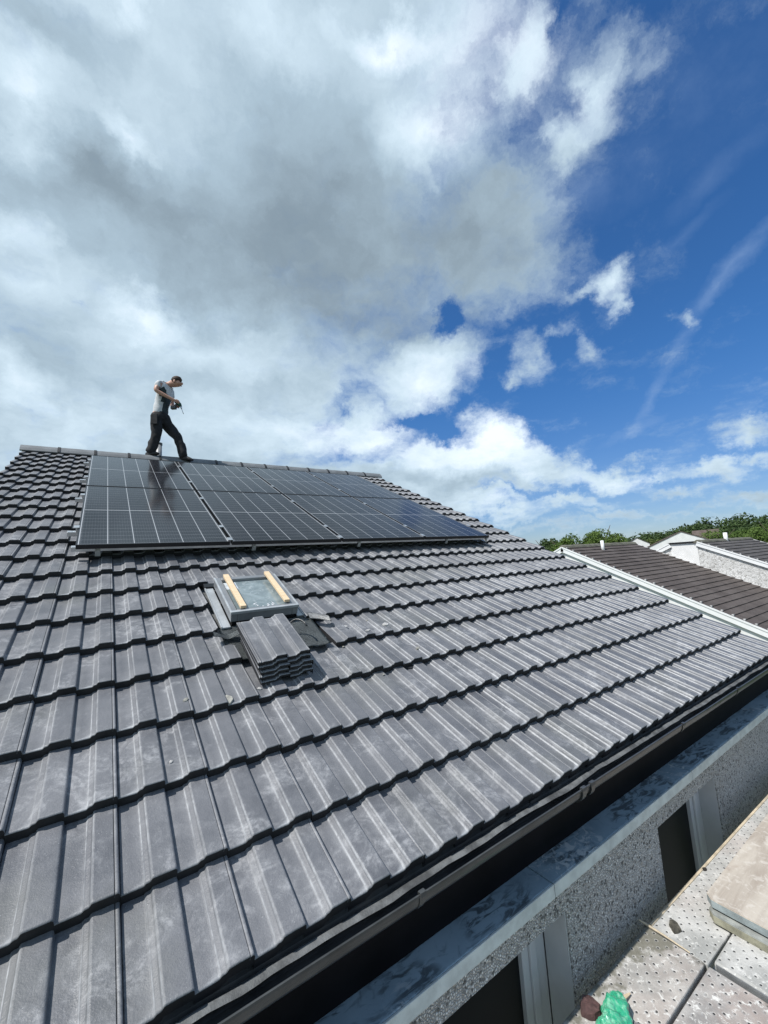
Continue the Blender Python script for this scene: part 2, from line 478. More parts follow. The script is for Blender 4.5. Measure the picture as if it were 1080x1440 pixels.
# dark grey concrete roof tile: dusty scuffs, pale worn ridges
def tile_material():
    m = NT("concrete_tile_grey", rough=.5)
    v = m.mapped(scale=(1, 1, 1))
    big = m.noise(.55, 4, .5, v); mid = m.noise(6, 6, .62, v); fine = m.noise(220, 3, .6, v); streak = m.noise(30, 5, .7, m.mapped(scale=(1.6, .35, .35)))
    per = m.attr('tile_shade')
    base = m.mix(m.rng(mid, .3, .72), (.098, .101, .110), (.160, .163, .173))
    base = m.mix(m.rng(per, 0, 1, 0, .5, False), base, (.165, .168, .178))
    base = m.mix(m.rng(fine, .3, .8, 0, .28), base, (.06, .062, .068))
    # chalky scuffs, swirled like brush or boot marks
    sw = m.noise(9, 8, .72, v, dist=1.6)
    sw2 = m.noise(46, 7, .78, v)
    patch = m.math('MULTIPLY', m.rng(m.noise(3.3, 6, .66, v), .45, .60), m.math('MULTIPLY', m.rng(sw, .40, .66), m.rng(sw2, .34, .60, .15, 1.0)))
    base = m.mix(m.math('MULTIPLY', patch, .9), base, (.34, .34, .345))
    specks = m.math('MAXIMUM', m.rng(m.vor(55, vec=v), .035, .075, 1, 0), m.rng(m.vor(130, vec=m.mapped(loc=(2, 1, 0))), .05, .12, .8, 0))
    specks = m.math('MULTIPLY', specks, m.rng(m.noise(4.1, 3, .5, v), .44, .60))
    olive = m.rng(m.noise(1.7, 5, .6, m.mapped(loc=(5, 3, 2))), .50, .72, 0, .35)
    base = m.mix(olive, base, (.135, .138, .120))
    pits = m.rng(m.vor(70, vec=m.mapped(loc=(1, 1, 3))), .02, .05, .6, 0)
    base = m.mix(pits, base, (.035, .035, .038))
    base = m.mix(m.math('MULTIPLY', specks, .8), base, (.48, .48, .48))
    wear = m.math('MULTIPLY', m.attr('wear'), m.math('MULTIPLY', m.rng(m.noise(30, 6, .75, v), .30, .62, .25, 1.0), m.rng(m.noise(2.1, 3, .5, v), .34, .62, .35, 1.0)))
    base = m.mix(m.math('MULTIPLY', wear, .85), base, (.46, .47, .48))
    m.color(base)
    m.rough(m.rng(mid, .3, .7, .42, .6))
    h = m.math('ADD', m.math('MULTIPLY', m.noise(38, 6, .65, v, dist=.6), .6), m.math('MULTIPLY', fine, .35))
    m.bump(h, .6, .0045)
    return m.m

def old_tile_material(name, a, b, lich=(.3, .29, .26)):
    m = NT(name, rough=.85)
    v = m.co()
    base = m.mix(m.rng(m.noise(1.2, 6, .6, v), .3, .7), a, b)
    base = m.mix(m.rng(m.noise(9, 6, .7, v), .4, .8, 0, .5), base, tuple(c * .55 for c in a))
    base = m.mix(m.rng(m.noise(25, 3, .7, v), .62, .72, 0, .5), base, lich)
    m.color(base); m.bump(m.noise(40, 4), .4, .01)
    return m.m

def pebbledash(name, pal, scale=95, gap=(.10, .10, .105), bd=.006):
    m = NT(name, rough=.8)
    v = m.mapped(scale=(1, 1, 1))
    wv = m.n('ShaderNodeVectorMath'); wv.operation = 'ADD'
    m.l(v, wv.inputs[0])
    sc = m.n('ShaderNodeVectorMath'); sc.operation = 'SCALE'; m.l(m.noise(60, 2, .5, v, out='Color'), sc.inputs[0]); sc.inputs['Scale'].default_value = .006
    m.l(sc.outputs[0], wv.inputs[1]); v = wv.outputs[0]
    d = m.vor(scale, vec=v); c = m.vor(scale, vec=v, out='Color')
    e = m.vor(scale, 'DISTANCE_TO_EDGE', vec=v)
    cs = m.sep(c)
    stone = m.ramp(cs[0], pal)
    base = m.mix(m.rng(e, .02, .16), gap, stone)
    base = m.mix(m.rng(m.noise(1.3, 4), .35, .75, 0, .25), base, (.22, .21, .19))
    m.color(base)
    h = m.math('MULTIPLY', m.rng(e, .0, .3), m.math('ADD', cs[1], .4))
    m.bump(h, 1.0, bd)
    return m.m

M = {}
M['tile'] = tile_material()
M['tile_edge_shaded'] = simple('tile_edge_shaded', (.016, .016, .018), .7, var=.3, scale=30)  # near-black: the shade on tile fronts and edges is put into this colour
M['brown_roof'] = old_tile_material('weathered_brown_tile', (.062, .048, .041), (.105, .086, .076))
M['grey_roof'] = old_tile_material('weathered_grey_tile', (.062, .054, .050), (.10, .09, .082))
M['ridge'] = simple('ridge_tile_grey', (.16, .17, .175), .6, var=.2, scale=5)
M['ridge_union'] = simple('ridge_union_black', (.02, .02, .02), .5)
M['pebble'] = pebbledash('pebbledash_grey', [(0, (.06, .06, .06)), (.10, (.16, .16, .15)), (.17, (.58, .57, .56)), (.55, (.68, .68, .67)), (.8, (.82, .82, .81)), (1, (.52, .47, .41))], 104, (.27, .27, .27), .006)
M['pebble_far'] = pebbledash('pebbledash_white', [(0, (.30, .29, .27)), (.3, (.55, .54, .52)), (.6, (.72, .71, .69)), (1, (.82, .81, .79))], 16, (.60, .59, .57))
M['render_white'] = simple('painted_render_white', (.78, .77, .75), .8, var=.06, scale=2.5)
M['barge_white'] = simple('barge_board_white', (.82, .82, .81), .45, var=.03, scale=3, bump=.03)
M['black_plastic'] = simple('gutter_black_plastic', (.042, .044, .044), .33, var=.35, scale=9, bump=.05)
M['fascia'] = simple('fascia_black', (.005, .0045, .006), .6, var=.4, scale=4, bump=.05, spec=.12)
M['frame_grey'] = simple('window_frame_grey', (.52, .53, .55), .4, var=.04, scale=3, bump=.02)
M['reveal'] = simple('reveal_painted_grey', (.46, .47, .48), .65, var=.08, scale=5, bump=.1)
M['glass_dark'] = NT('window_glass_dark', (.008, .009, .011), .35, 0, .08).m
M['alu'] = simple('aluminium_rail', (.62, .63, .64), .35, .85, var=.08, scale=12, bump=.02)
M['galv'] = simple('galvanised_tube', (.42, .43, .43), .45, .7, var=.2, scale=14, bump=.05)
M['black_frame'] = simple('anodised_black_frame', (.018, .018, .02), .35, .4, var=.15, scale=6, bump=.0)
M['lead'] = simple('lead_flashing', (.15, .165, .165), .55, .25, var=.25, scale=7, bump=.35)
M['flash_alu'] = simple('flashing_grey_metal', (.42, .44, .45), .42, .3, var=.15, scale=9, bump=.05)
M['sash'] = simple('roof_window_grey_cladding', (.27, .28, .29), .38, .4, var=.1, scale=9, bump=.03)
M['wood_new'] = None
M['felt'] = simple('eaves_felt', (.105, .11, .11), .7, var=.5, scale=14, bump=.5)
M['foliage_dark'] = None

def wood(name, a, b, ring=9, rough=.7):
    m = NT(name, rough=rough)
    v = m.mapped(scale=(1.2, 14, 14))
    g = m.noise(ring, 6, .6, v, dist=.8)
    c = m.mix(m.rng(g, .3, .7), a, b)
    c = m.mix(m.rng(m.noise(7, 4), .55, .8, 0, .4), c, tuple(k * .55 for k in a))
    m.color(c); m.bump(g, .3, .002)
    return m.m
M['wood_new'] = wood('new_softwood', (.62, .45, .27), (.76, .60, .40))
M['bark'] = simple('bark', (.09, .07, .05), .9, var=.4, scale=12, bump=.6)

def foliage(name, a, b, c):
    m = NT(name, rough=.75, spec=.25)
    base = m.mix(m.attr('leaf'), a, b)
    base = m.mix(m.rng(m.noise(.5, 4, .6), .4, .7, 0, .6), base, c)
    m.color(base)
    tr = m.n('ShaderNodeBsdfTranslucent'); m.l(m.b.inputs['Base Color'].links[0].from_socket, tr.inputs[0])
    ms = m.n('ShaderNodeMixShader'); ms.inputs[0].default_value = .25
    m.l(m.b.outputs[0], ms.inputs[1]); m.l(tr.outputs[0], ms.inputs[2])
    m.l(ms.outputs[0], m.t.nodes['Material Output'].inputs[0])
    return m.m
M['leaf_mid'] = foliage('foliage_mid_green', (.055, .10, .020), (.15, .22, .05), (.09, .14, .03))
M['leaf_dark'] = foliage('foliage_dark_green', (.032, .060, .020), (.085, .13, .042), (.05, .085, .028))
M['leaf_olive'] = foliage('foliage_olive_green', (.06, .09, .022), (.16, .19, .055), (.10, .12, .035))

# ------------------------------------------------------------------ the ground
g = NT('ground_grass', rough=.95)
g.color(g.mix(g.rng(g.noise(.15, 6, .6), .35, .65), (.045, .075, .02), (.10, .12, .045)))
g.bump(g.noise(20, 4), .5, .02)
bm = bmesh.new()
R_ = 1600
ring = [bm.verts.new((R_ * math.cos(a * math.pi / 24), R_ * math.sin(a * math.pi / 24), -EYE)) for a in range(48)]
bm.faces.new(ring)
props(build('ground', bm, g.m, local=True), kind='structure')
pv = NT('paving_concrete', rough=.9)
pv.color(pv.mix(pv.rng(pv.noise(2.5, 6, .6), .3, .7), (.20, .20, .19), (.33, .32, .30)))
bm = bmesh.new()
box(bm, (-6, -2.0, -EYE), (16, 1.2, -EYE + .03))
props(build('path', bm, pv.m), kind='structure')
asph = NT('asphalt', rough=.9); asph.color(asph.mix(asph.noise(40, 4), (.035, .035, .037), (.07, .07, .072)))
bm = bmesh.new()
box(bm, (-60, -12.0, -EYE), (90, -5.5, -EYE + .012))
props(build('road', bm, asph.m), kind='structure')

# ------------------------------------------------------------------ the house with the new roof
house = thing('house', 'nearest house with new dark grey tiled roof, black gutter and pebbledash front wall', 'house', (2.1, 1.22, -EYE))
XL, XR = -1.05, 5.36
GAUGE = .3349
N_COURSE = 23
def s_course(j): return .725 if j == 0 else .7006 + GAUGE * j
X_G = .2061                                  # a groove between two half tiles; every second one is a tile joint
HP = .0205
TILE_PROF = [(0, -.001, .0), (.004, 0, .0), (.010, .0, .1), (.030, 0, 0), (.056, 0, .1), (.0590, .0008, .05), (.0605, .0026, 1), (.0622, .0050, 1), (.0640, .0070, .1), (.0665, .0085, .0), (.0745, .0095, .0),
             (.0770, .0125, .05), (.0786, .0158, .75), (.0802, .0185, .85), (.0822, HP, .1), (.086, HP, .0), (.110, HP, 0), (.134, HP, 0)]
def full_profile():
    p = list(TILE_PROF) + [(.141, HP, .1), (.1455, HP - .001, .15), (.1485, HP - .006, 0), (.1495, -.0005, 0)]
    p += [(t + .150, h, w) for t, h, w in TILE_PROF]
    p += [(.2845, HP, .15), (.2850, .008, 0), (.2862, .008, 0), (.2868, HP - .001, .2), (.294, HP - .001, .2), (.2965, HP - .003, .1), (.2985, HP - .008, 0), (.2992, -.003, 0)]
    return p
PROF = full_profile()

def lay_tile(bm, x0, s0, s1, dh, wear_l, shade_l, lo=None, hi=None, shade=.5, thick=.041, jig=1.0, fn=rf):
    prof = [(t, h, w) for t, h, w in PROF if (lo is None or x0 + t >= lo - 1e-6) and (hi is None or x0 + t <= hi + 1e-6)]
    if len(prof) < 3: return
    a, b, c = [rnd.uniform(-1, 1) * jig for _ in range(3)]
    drop = thick + .003
    rows = []
    ln = s1 - s0
    for kind in (0, 1, 2, 3, 5, 4):
        row = []
        for t, h, w in prof:
            x = x0 + t + a * .0008
            ds = c * .0022 + b * .0012 * (t - .15) / .15 + .0012 * mnoise.noise(Vector((x * 31, s0 * 17, 1)))
            hh = h + dh + b * .0012
            if kind == 0: p = fn(x, s0 + ds + .001, hh - thick); ww = 0
            elif kind == 1: p = fn(x, s0 + ds, hh - .004); ww = .35
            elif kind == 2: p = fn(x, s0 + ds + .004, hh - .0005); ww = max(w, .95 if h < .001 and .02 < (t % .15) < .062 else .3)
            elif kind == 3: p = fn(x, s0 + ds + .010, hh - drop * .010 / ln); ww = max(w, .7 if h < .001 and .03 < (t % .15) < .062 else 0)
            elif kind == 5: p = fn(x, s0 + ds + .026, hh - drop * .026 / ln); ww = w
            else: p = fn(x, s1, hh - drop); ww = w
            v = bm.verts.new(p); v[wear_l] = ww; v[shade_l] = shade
            row.append(v)
        rows.append(row)
    for q in range(5):
        for i in range(len(prof) - 1):
            f = bm.faces.new((rows[q][i], rows[q][i + 1], rows[q + 1][i + 1], rows[q + 1][i]))
            f.material_index = 1 if q == 0 else 0
            f.smooth = q != 0
    for side in (0, -1):                        # the tile's side edges
        e = [rows[q][side] for q in range(1, 6)]
        low = [bm.verts.new(v.co - NN * thick) for v in e]
        for i in range(4):
            f = bm.faces.new((e[i], e[i + 1], low[i + 1], low[i])); f.material_index = 1

bm = bmesh.new()
wl = bm.verts.layers.float.new('wear'); sl = bm.verts.layers.float.new('tile_shade')
for j in range(N_COURSE):
    s0 = s_course(j)
    s1 = s_course(j + 1) + .045
    if s0 > 8.1: break
    i = -9
    while True:
        x0 = X_G + .15 * i
        if x0 > XR: break
        lo, hi = XL, XR
        skip = False
        if j == 4 and .64 < x0 + .15 < 1.25: skip = True
        if j in (5,) and .66 < x0 + .15 < 1.1: skip = True
        if not skip:
            if j in (5, 6) and x0 < .62 < x0 + .3: hi = .60
            if j in (5, 6) and x0 < 1.16 < x0 + .3: lo = 1.17
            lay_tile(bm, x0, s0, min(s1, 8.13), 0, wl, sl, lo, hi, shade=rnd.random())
        i += 2
build('roof', bm, [M['tile'], M['tile_edge_shaded']], house, recalc=False)

# roofing felt under the tiles, back slope, eaves felt hanging into the gutter
bm = bmesh.new()
for a, b in (((XL + .03, .78), (XR - .03, 8.14)),):
    face(bm, [rf(a[0], a[1], -.055), rf(b[0], a[1], -.055), rf(b[0], b[1], -.055), rf(a[0], b[1], -.055)])
build('underlay', bm, M['felt'], house)
RY, RZ = rf(0, 8.17, 0).y, rf(0, 8.17, 0).z
bm = bmesh.new()
for j in range(22):
    a = 8.13 - GAUGE * j; b = a - GAUGE
    def back(x, s, h): p = rf(x, s, h); return Vector((x, 2 * RY - p.y, p.z))
    face(bm, [back(XL, a, -.02), back(XR, a, -.02), back(XR, b, .008), back(XL, b, .008)])
    face(bm, [back(XL, b, .008), back(XR, b, .008), back(XR, b, -.02), back(XL, b, -.02)])
build('back_roof_slope', bm, M['tile'], house)
bm = bmesh.new()
prev = None
K = 160
lay = []
for k in range(K + 1):
    x = XL + (XR - XL) * k / K
    w = mnoise.noise(Vector((x * 3.1, 0, 5))) * .011 + mnoise.noise(Vector((x * 11, 2, 5))) * .004
    pts = [Vector((x, 1.33, -1.085)), Vector((x, 1.287, -1.078 + w * .3)), Vector((x, 1.272 + w * .3, -1.0645 + w * .35)), Vector((x, 1.2545 + w * .7, -1.0735 + w * .5))]
    lay.append([bm.verts.new(p) for p in pts])
for a, b in zip(lay, lay[1:]):
    for i in range(3): bm.faces.new((a[i], a[i + 1], b[i + 1], b[i]))
build('eaves_felt', bm, M['felt'], house, smooth=True)

# ridge tiles: each a part, black union at every joint
def ridge_run(x0, x1, n, mat, hh=.055, half=.125, parent=None, ry=RY, rz=RZ, union=True, name='ridge_tile'):
    w = (x1 - x0) / n
    for k in range(n):
        a, b = x0 + w * k + .004, x0 + w * (k + 1) - .004
        bm = bmesh.new()
        prof = [(-half, -half * .466 + .012), (-half * .78, -half * .3 + .035), (-half * .45, hh * .72), (-.03, hh), (.03, hh), (half * .45, hh * .72), (half * .78, -half * .3 + .035), (half, -half * .466 + .012)]
        dz = rnd.uniform(-.003, .003)
        pr = [(ry + y, rz + z + dz) for y, z in prof] + [(ry + y * .88, rz + z + dz - .016) for y, z in prof[::-1]]
        extrude_profile(bm, pr, a, b)
        o = build(name, bm, mat, parent, smooth=False)
        if union and k:
            bm = bmesh.new()
            pr = [(ry + y * 1.04, rz + z + .007) for y, z in prof] + [(ry + y * .84, rz + z - .02) for y, z in prof[::-1]]
            extrude_profile(bm, pr, a - .022, a + .014)
            build('union_clip', bm, M['ridge_union'], o)
ridge_run(XL - .02, XR + .08, 14, M['ridge'], parent=house)

# gable walls, back wall, verges
def poly_prism_x(bm, yz, x0, x1):
    extrude_profile(bm, yz, x0, x1)
bm = bmesh.new()
BY = 2 * RY - 1.34
gz = lambda y: rf(0, 0, 0).z + (y - rf(0, 0, 0).y) * math.tan(PITCH) - .07
for x0, x1 in ((XL + .06, XL + .3), (XR - .3, XR - .06)):
    poly_prism_x(bm, [(1.36, -EYE), (BY, -EYE), (BY, gz(1.36)), (RY, gz(RY)), (1.36, gz(1.36))], x0, x1)
box(bm, (XL + .3, BY - .2, -EYE), (XR - .3, BY, -1.2))
build('gable_wall', bm, M['render_white'], house)
bm = bmesh.new()
for x in (XL + .015, XR - .055):
    for sgn in (0, 1):
        c = [(.78, -.035), (8.15, -.035), (8.15, -.16), (.78, -.16)]
        pts = [rf(0, s, h) for s, h in c]
        yz = [((2 * RY - p.y) if sgn else p.y, p.z) for p in pts]
        bm = bmesh.new()
        extrude_profile(bm, yz, x, x + .03)
        build('barge_board', bm, M['fascia'], house)

# front wall with two window openings under the concrete ledge
LZ, LY = -1.34, 1.215                        # ledge top and nose
WY = 1.232                                   # wall face
HEAD = -1.492
WIN = [(.80, 1.635), (2.479, 3.289)]
SILL = -2.65
bm = bmesh.new()
xs = [XL + .06]
for a, b in WIN: xs += [a, b]
xs += [XR - .06]
for k in range(0, len(xs), 2): box(bm, (xs[k], WY, -EYE), (xs[k + 1], 1.36 - .002, HEAD))
for a, b in WIN: box(bm, (a, WY, -EYE), (b, 1.358, SILL))
box(bm, (XL + .06, WY, HEAD), (XR - .06, 1.358, LZ - .048))
bmesh.ops.remove_doubles(bm, verts=bm.verts, dist=1e-5)
build('wall', bm, M['pebble'], house)
bm = bmesh.new()
box(bm, (XL + .3, 1.5, -EYE), (XR - .3, 1.6, -1.36))
build('inner_wall', bm, M['render_white'], house)

led = NT('ledge_painted_concrete', rough=.55)
v = led.co()
c = led.mix(led.rng(led.noise(2.2, 6, .6), .3, .7), (.20, .28, .34), (.31, .41, .48))
c = led.mix(led.rng(led.noise(14, 8, .7, dist=1.5), .52, .66, 0, .55), c, (.12, .16, .19))
smear = led.math('MULTIPLY', led.rng(led.noise(2.1, 3, .5, led.mapped(loc=(3.3, 0, 0))), .46, .54), led.rng(led.noise(17, 6, .62, led.mapped(scale=(.45, 1.4, 1)), dist=1.4), .46, .58))
c = led.mix(led.math('MULTIPLY', smear, .75), c, (.02, .026, .03))
c = led.mix(led.math('MULTIPLY', led.rng(led.noise(1.9, 3, .5, led.mapped(loc=(9, 0, 0))), .52, .62), led.rng(led.noise(23, 6, .65, dist=1.2), .5, .62)), c, (.50, .55, .57))
led.color(c); led.bump(led.noise(60, 5), .3, .003)
M['ledge'] = led.m
M['ledge_nose'] = simple('ledge_nose_pale', (.52, .56, .55), .6, var=.15, scale=14, bump=.3)
joints = [XL + .04, .25, 1.55, 2.93, 4.2, XR - .04]
for a, b in zip(joints, joints[1:]):
    bm = bmesh.new()
    box(bm, (a + .003, LY + .004, LZ - .05), (b - .003, 1.47, LZ + rnd.uniform(-.001, .001)), .004)
    o = build('ledge_slab', bm, M['ledge'], house)
    bm = bmesh.new()
    box(bm, (a + .002, LY - .004, LZ - .052), (b - .002, LY + .0035, LZ - .002), .0015)
    build('nosing', bm, M['ledge_nose'], o)

bm = bmesh.new()
box(bm, (XL + .02, 1.335, -1.335), (XR - .02, 1.357, -1.06), .002)
build('fascia_board', bm, M['fascia'], house)

# gutter: half round with a rolled lip
GC, GR = (1.2475, -1.056), .0575
prof = []
for k in range(13):
    a = math.pi + math.pi * k / 12
    prof.append((GC[0] + GR * math.cos(a), GC[1] + GR * math.sin(a)))
prof = [(GC[0] - GR + .001, GC[1] + .008), (GC[0] - GR - .005, GC[1] + .008), (GC[0] - GR - .005, GC[1] + .001)] + prof + [(GC[0] + GR, GC[1] + .012)]
inner = [(y + (GC[0] - y) * .055, z + (GC[1] - z) * .055 + .0005) for y, z in prof[3:]][::-1]
bm = bmesh.new()
extrude_profile(bm, prof + inner, XL - .05, XR + .05, nx=60, jitter=.003)
gut = build('gutter', bm, M['black_plastic'], house)
def gutter_clip(x, w, r=.0035):
    bm = bmesh.new()
    outer = []
    for k in range(13):
        a = math.pi + math.pi * k / 12
        outer.append((GC[0] + (GR + r) * math.cos(a), GC[1] + (GR + r) * math.sin(a)))
    outer = [(GC[0] - GR + .008, GC[1] + .004), (GC[0] - GR + .006, GC[1] + .013), (GC[0] - GR - .009, GC[1] + .013), (GC[0] - GR - .0095, GC[1])] + outer + [(GC[0] + GR + r, GC[1] + .016)]
    inn = [(y + (GC[0] - y) * .09, z + (GC[1] - z) * .09) for y, z in outer[2:]][::-1]
    extrude_profile(bm, outer + inn, x - w / 2, x + w / 2)
    return bm
for x in (-.4, .2, .863, 2.858, 3.798, 4.7): build('gutter_bracket', gutter_clip(x, .022), M['black_plastic'], house)
for x in (1.795, 1.865): build('gutter_union', gutter_clip(x, .030, .008), M['black_plastic'], house)

# windows
for a, b in WIN:
    gy = 1.36 if a < 2 else 1.335
    bm = bmesh.new()
    fw = .05
    for (x0, x1, z0, z1, y0) in ((a + .002, a + fw, SILL + .002, HEAD - .002, 0), (b - .155, b - .006, SILL + .002, HEAD - .002, 0), (a + fw, b - .155, HEAD - .05, HEAD - .002, .0), (a + fw, b - .155, SILL + .002, SILL + .05, 0)):
        box(bm, (x0, gy + y0, z0), (x1, gy + .06, z1), .003)
    box(bm, (b - .115, gy - .012, SILL + .03), (b - .075, gy + .0, HEAD - .03), .003)
    fr = build('window', bm, M['frame_grey'], house)
    bm = bmesh.new(); box(bm, (a + fw, gy + .022, SILL + .05), (b - .155, gy + .03, HEAD - .05))
    build('pane', bm, M['glass_dark'], fr)
    for q in ((b - .0055, b - .0005), (a + .0005, a + .0018)):
        bm = bmesh.new()
        box(bm, (q[0], WY + .006, SILL + .002), (q[1], 1.356, HEAD - .001))
        build('reveal', bm, M['reveal'], fr)
    bm = bmesh.new(); box(bm, (a - .04, WY - .05, SILL - .05), (b + .04, WY - .001, SILL), .004)
    build('sill', bm, M['render_white'], fr)

# soil vent pipe through the back slope, just beyond the ridge
bm = bmesh.new()
tube(bm, [(.795, 8.25, RZ - .3), (.795, 8.25, RZ + .34)], .052, 20)
vp = build('vent_pipe', bm, simple('vent_pipe_grey', (.36, .38, .40), .45, var=.05, scale=4, bump=.02), house, smooth=True)
bm = bmesh.new(); tube(bm, [(.795, 8.25, RZ + .32), (.795, 8.25, RZ + .36)], .06, 20)
build('pipe_collar', bm, M['ridge'], vp)

# ------------------------------------------------------------------ roof window, flashing
rw = thing('roof_window', 'small grey roof window with fresh film on its glass, set below the solar panels', 'roof window', rf(.9, 2.38, 0), None)
H1 = .098
X0, X1, Sb, St = .672, 1.122, 2.400, 2.925
bm = bmesh.new()
fwd = .042
rbox(bm, (X0, Sb, .03), (X0 + fwd, St, H1), .004); rbox(bm, (X1 - fwd, Sb, .03), (X1, St, H1), .004)
rbox(bm, (X0 + fwd, Sb, .03), (X1 - fwd, Sb + .038, H1 + .001), .004); rbox(bm, (X0 + fwd, St - fwd, .03), (X1 - fwd, St, H1 + .001), .004)
build('sash_frame', bm, M['sash'], rw)
bm = bmesh.new(); rbox(bm, (X0 + .012, Sb + .010, -.08), (X1 - .012, St - .010, .029))
build('kerb', bm, M['black_frame'], rw)
bm = bmesh.new()                                # pale top edge strip of the lower rail
rbox(bm, (X0 - .003, Sb - .005, H1 - .014), (X1 + .003, Sb + .016, H1 + .005), .002)
rbox(bm, (X0 - .004, Sb, H1 - .01), (X0 + .008, St, H1 + .004), .002); rbox(bm, (X1 - .008, Sb, H1 - .01), (X1 + .004, St, H1 + .004), .002)
build('edge_trim', bm, M['flash_alu'], rw)
gl = NT('roof_window_glass_film', rough=.14, spec=.8)
v = gl.co()
ox, oy = rf(.9, 2.38).x, rf(.9, 2.38).y
base = gl.mix(gl.rng(gl.noise(7, 5, .6, dist=1), .35, .7), (.15, .19, .20), (.25, .30, .31))
crz = gl.math('MULTIPLY', gl.rng(gl.noise(16, 6, .6, dist=2.), .54, .6), gl.rng(gl.noise(5, 2), .45, .6))
base = gl.mix(gl.math('MULTIPLY', crz, .5), base, (.38, .42, .43))
gl.color(base); gl.bump(gl.noise(9, 4, dist=1.5), .35, .004)
bm = bmesh.new(); rbox(bm, (X0 + fwd, Sb + .038, .06), (X1 - fwd, St - fwd, .078))
gp = build('pane', bm, gl.m, rw)
bm = bmesh.new()                                # peeling remains of white film near the lower edge
for k in range(30):
    x, s = rnd.uniform(.84, .99), 0
    s = Sb + .05 + rnd.random() * (.055 if abs(x - .9) > .03 else .03) + .02 * math.sin(x * 60)
    n = rnd.randint(4, 6); r = rnd.uniform(.004, .011); a0 = rnd.random() * 6
    pts = [rf(x + r * rnd.uniform(.5, 1.2) * math.cos(a0 + 2 * math.pi * q / n), s + r * .7 * rnd.uniform(.5, 1.2) * math.sin(a0 + 2 * math.pi * q / n), .0795 + .0006 * (k % 3)) for q in range(n)]
    face(bm, pts)
build('film_scraps', bm, simple('film_white', (.70, .71, .72), .5, var=.05), gp)
bm = bmesh.new()
rbox(bm, (X0 + .046, 2.76, .0785), (X0 + .135, 2.868, .0795)); 
build('sticker', bm, simple('sticker_pale', (.55, .60, .64), .45, var=.2, scale=60, bump=0), gp)
bm = bmesh.new()                                # side channels and head
rbox(bm, (.612, 2.37, .004), (X0 - .002, 2.93, .016), .002); rbox(bm, (X1 + .002, 2.40, .004), (1.172, 2.93, .016), .002)
rbox(bm, (.612, 2.37, .016), (.618, 2.93, .022), .001); rbox(bm, (1.168, 2.40, .016), (1.174, 2.93, .022), .001)
build('side_flashing', bm, M['flash_alu'], rw)
bm = bmesh.new(); rbox(bm, (.612, 2.93, -.004), (1.172, 2.99, .028), .003)
build('head_flashing', bm, M['black_frame'], rw)
def sheet(bm, x0, x1, s0, s1, hf, nx=30, ns=16, thick=.003):
    g = [[bm.verts.new(rf(*hf(x0 + (x1 - x0) * i / nx, s0 + (s1 - s0) * j / ns))) for i in range(nx + 1)] for j in range(ns + 1)]
    for j in range(ns):
        for i in range(nx): bm.faces.new((g[j][i], g[j][i + 1], g[j + 1][i + 1], g[j + 1][i]))
    bmesh.ops.solidify(bm, geom=bm.faces[:], thickness=thick)
def prof_h(x):
    t = (x - X_G) % .15
    return 0 if t < .06 else HP * min(1, (t - .06) / .022) if t < .145 else HP * (1 - (t - .145) / .005)
bm = bmesh.new()
def apron(x, s):
    n = mnoise.noise(Vector((x * 9, s * 9, 0)))
    edge = max(0, (2.12 - s) / .1)
    h = -.006 + .004 * n + (.55 * prof_h(x) * min(1, edge)) + (.012 if s < 2.06 else 0) * .6
    return (x, s + .008 * mnoise.noise(Vector((x * 14, 0, 2))) * edge, max(h, .0015 if s > 2.05 else .003))
sheet(bm, .60, 1.215, 2.03, 2.40, apron)
build('apron_flashing', bm, M['lead'], rw, smooth=True)
bm = bmesh.new()                                # turned-up lead ends left and right
def wave_l(x, s): return (x, s, .034 + .014 * math.sin((x - .5) * 38) + .012 * (2.30 - s) * 5 + .006 * mnoise.noise(Vector((x * 20, s * 9, 4))))
sheet(bm, .54, .715, 2.225, 2.285, wave_l, 28, 6)
build('curled_flashing', bm, M['lead'], rw, smooth=True)
bm = bmesh.new()
def wing(x, s):
    k = (x - 1.16) / .2
    return (x, s - .12 * k + .02 * math.sin(k * 5), .022 + .03 * k * k + .008 * math.sin(s * 40))
sheet(bm, 1.19, 1.31, 2.34, 2.405, wing, 20, 6)
build('torn_flashing_end', bm, simple('flashing_underside_pale', (.42, .42, .41), .5, .3, var=.2, scale=20), rw, smooth=True)
bm = bmesh.new()
loop = [rf(1.02 + .055 * math.cos(a) * (1 if a < math.pi else 1.2), 2.135 + .10 * math.sin(a), .03 + .035 * (1 + math.sin(a + 1))) for a in [k * 2 * math.pi / 20 for k in range(15)]]
tube(bm, loop, .006, 8)
props(build('cable_loop', bm, M['black_plastic'], smooth=True), 'black cable loop standing up beside the stack of spare tiles', 'cable')

# two timber battens lying on the roof window
for k, (x, sb, st) in enumerate(((.752, 2.425, 2.925), (1.056, 2.445, 2.93))):
    bm = bmesh.new()
    a = .006 if k else -.004
    box(bm, (x - .019, sb, H1 + .006), (x + .019, st, H1 + .026), .002, lambda c: rf(c.x + a * (c.y - 2.7), c.y, c.z))
    props(build('timber_batten', bm, M['wood_new']),
          ['pale timber batten lying along the left side of the roof window', 'pale timber batten lying along the right side of the roof window'][k], 'batten', 'timber battens on the roof window')

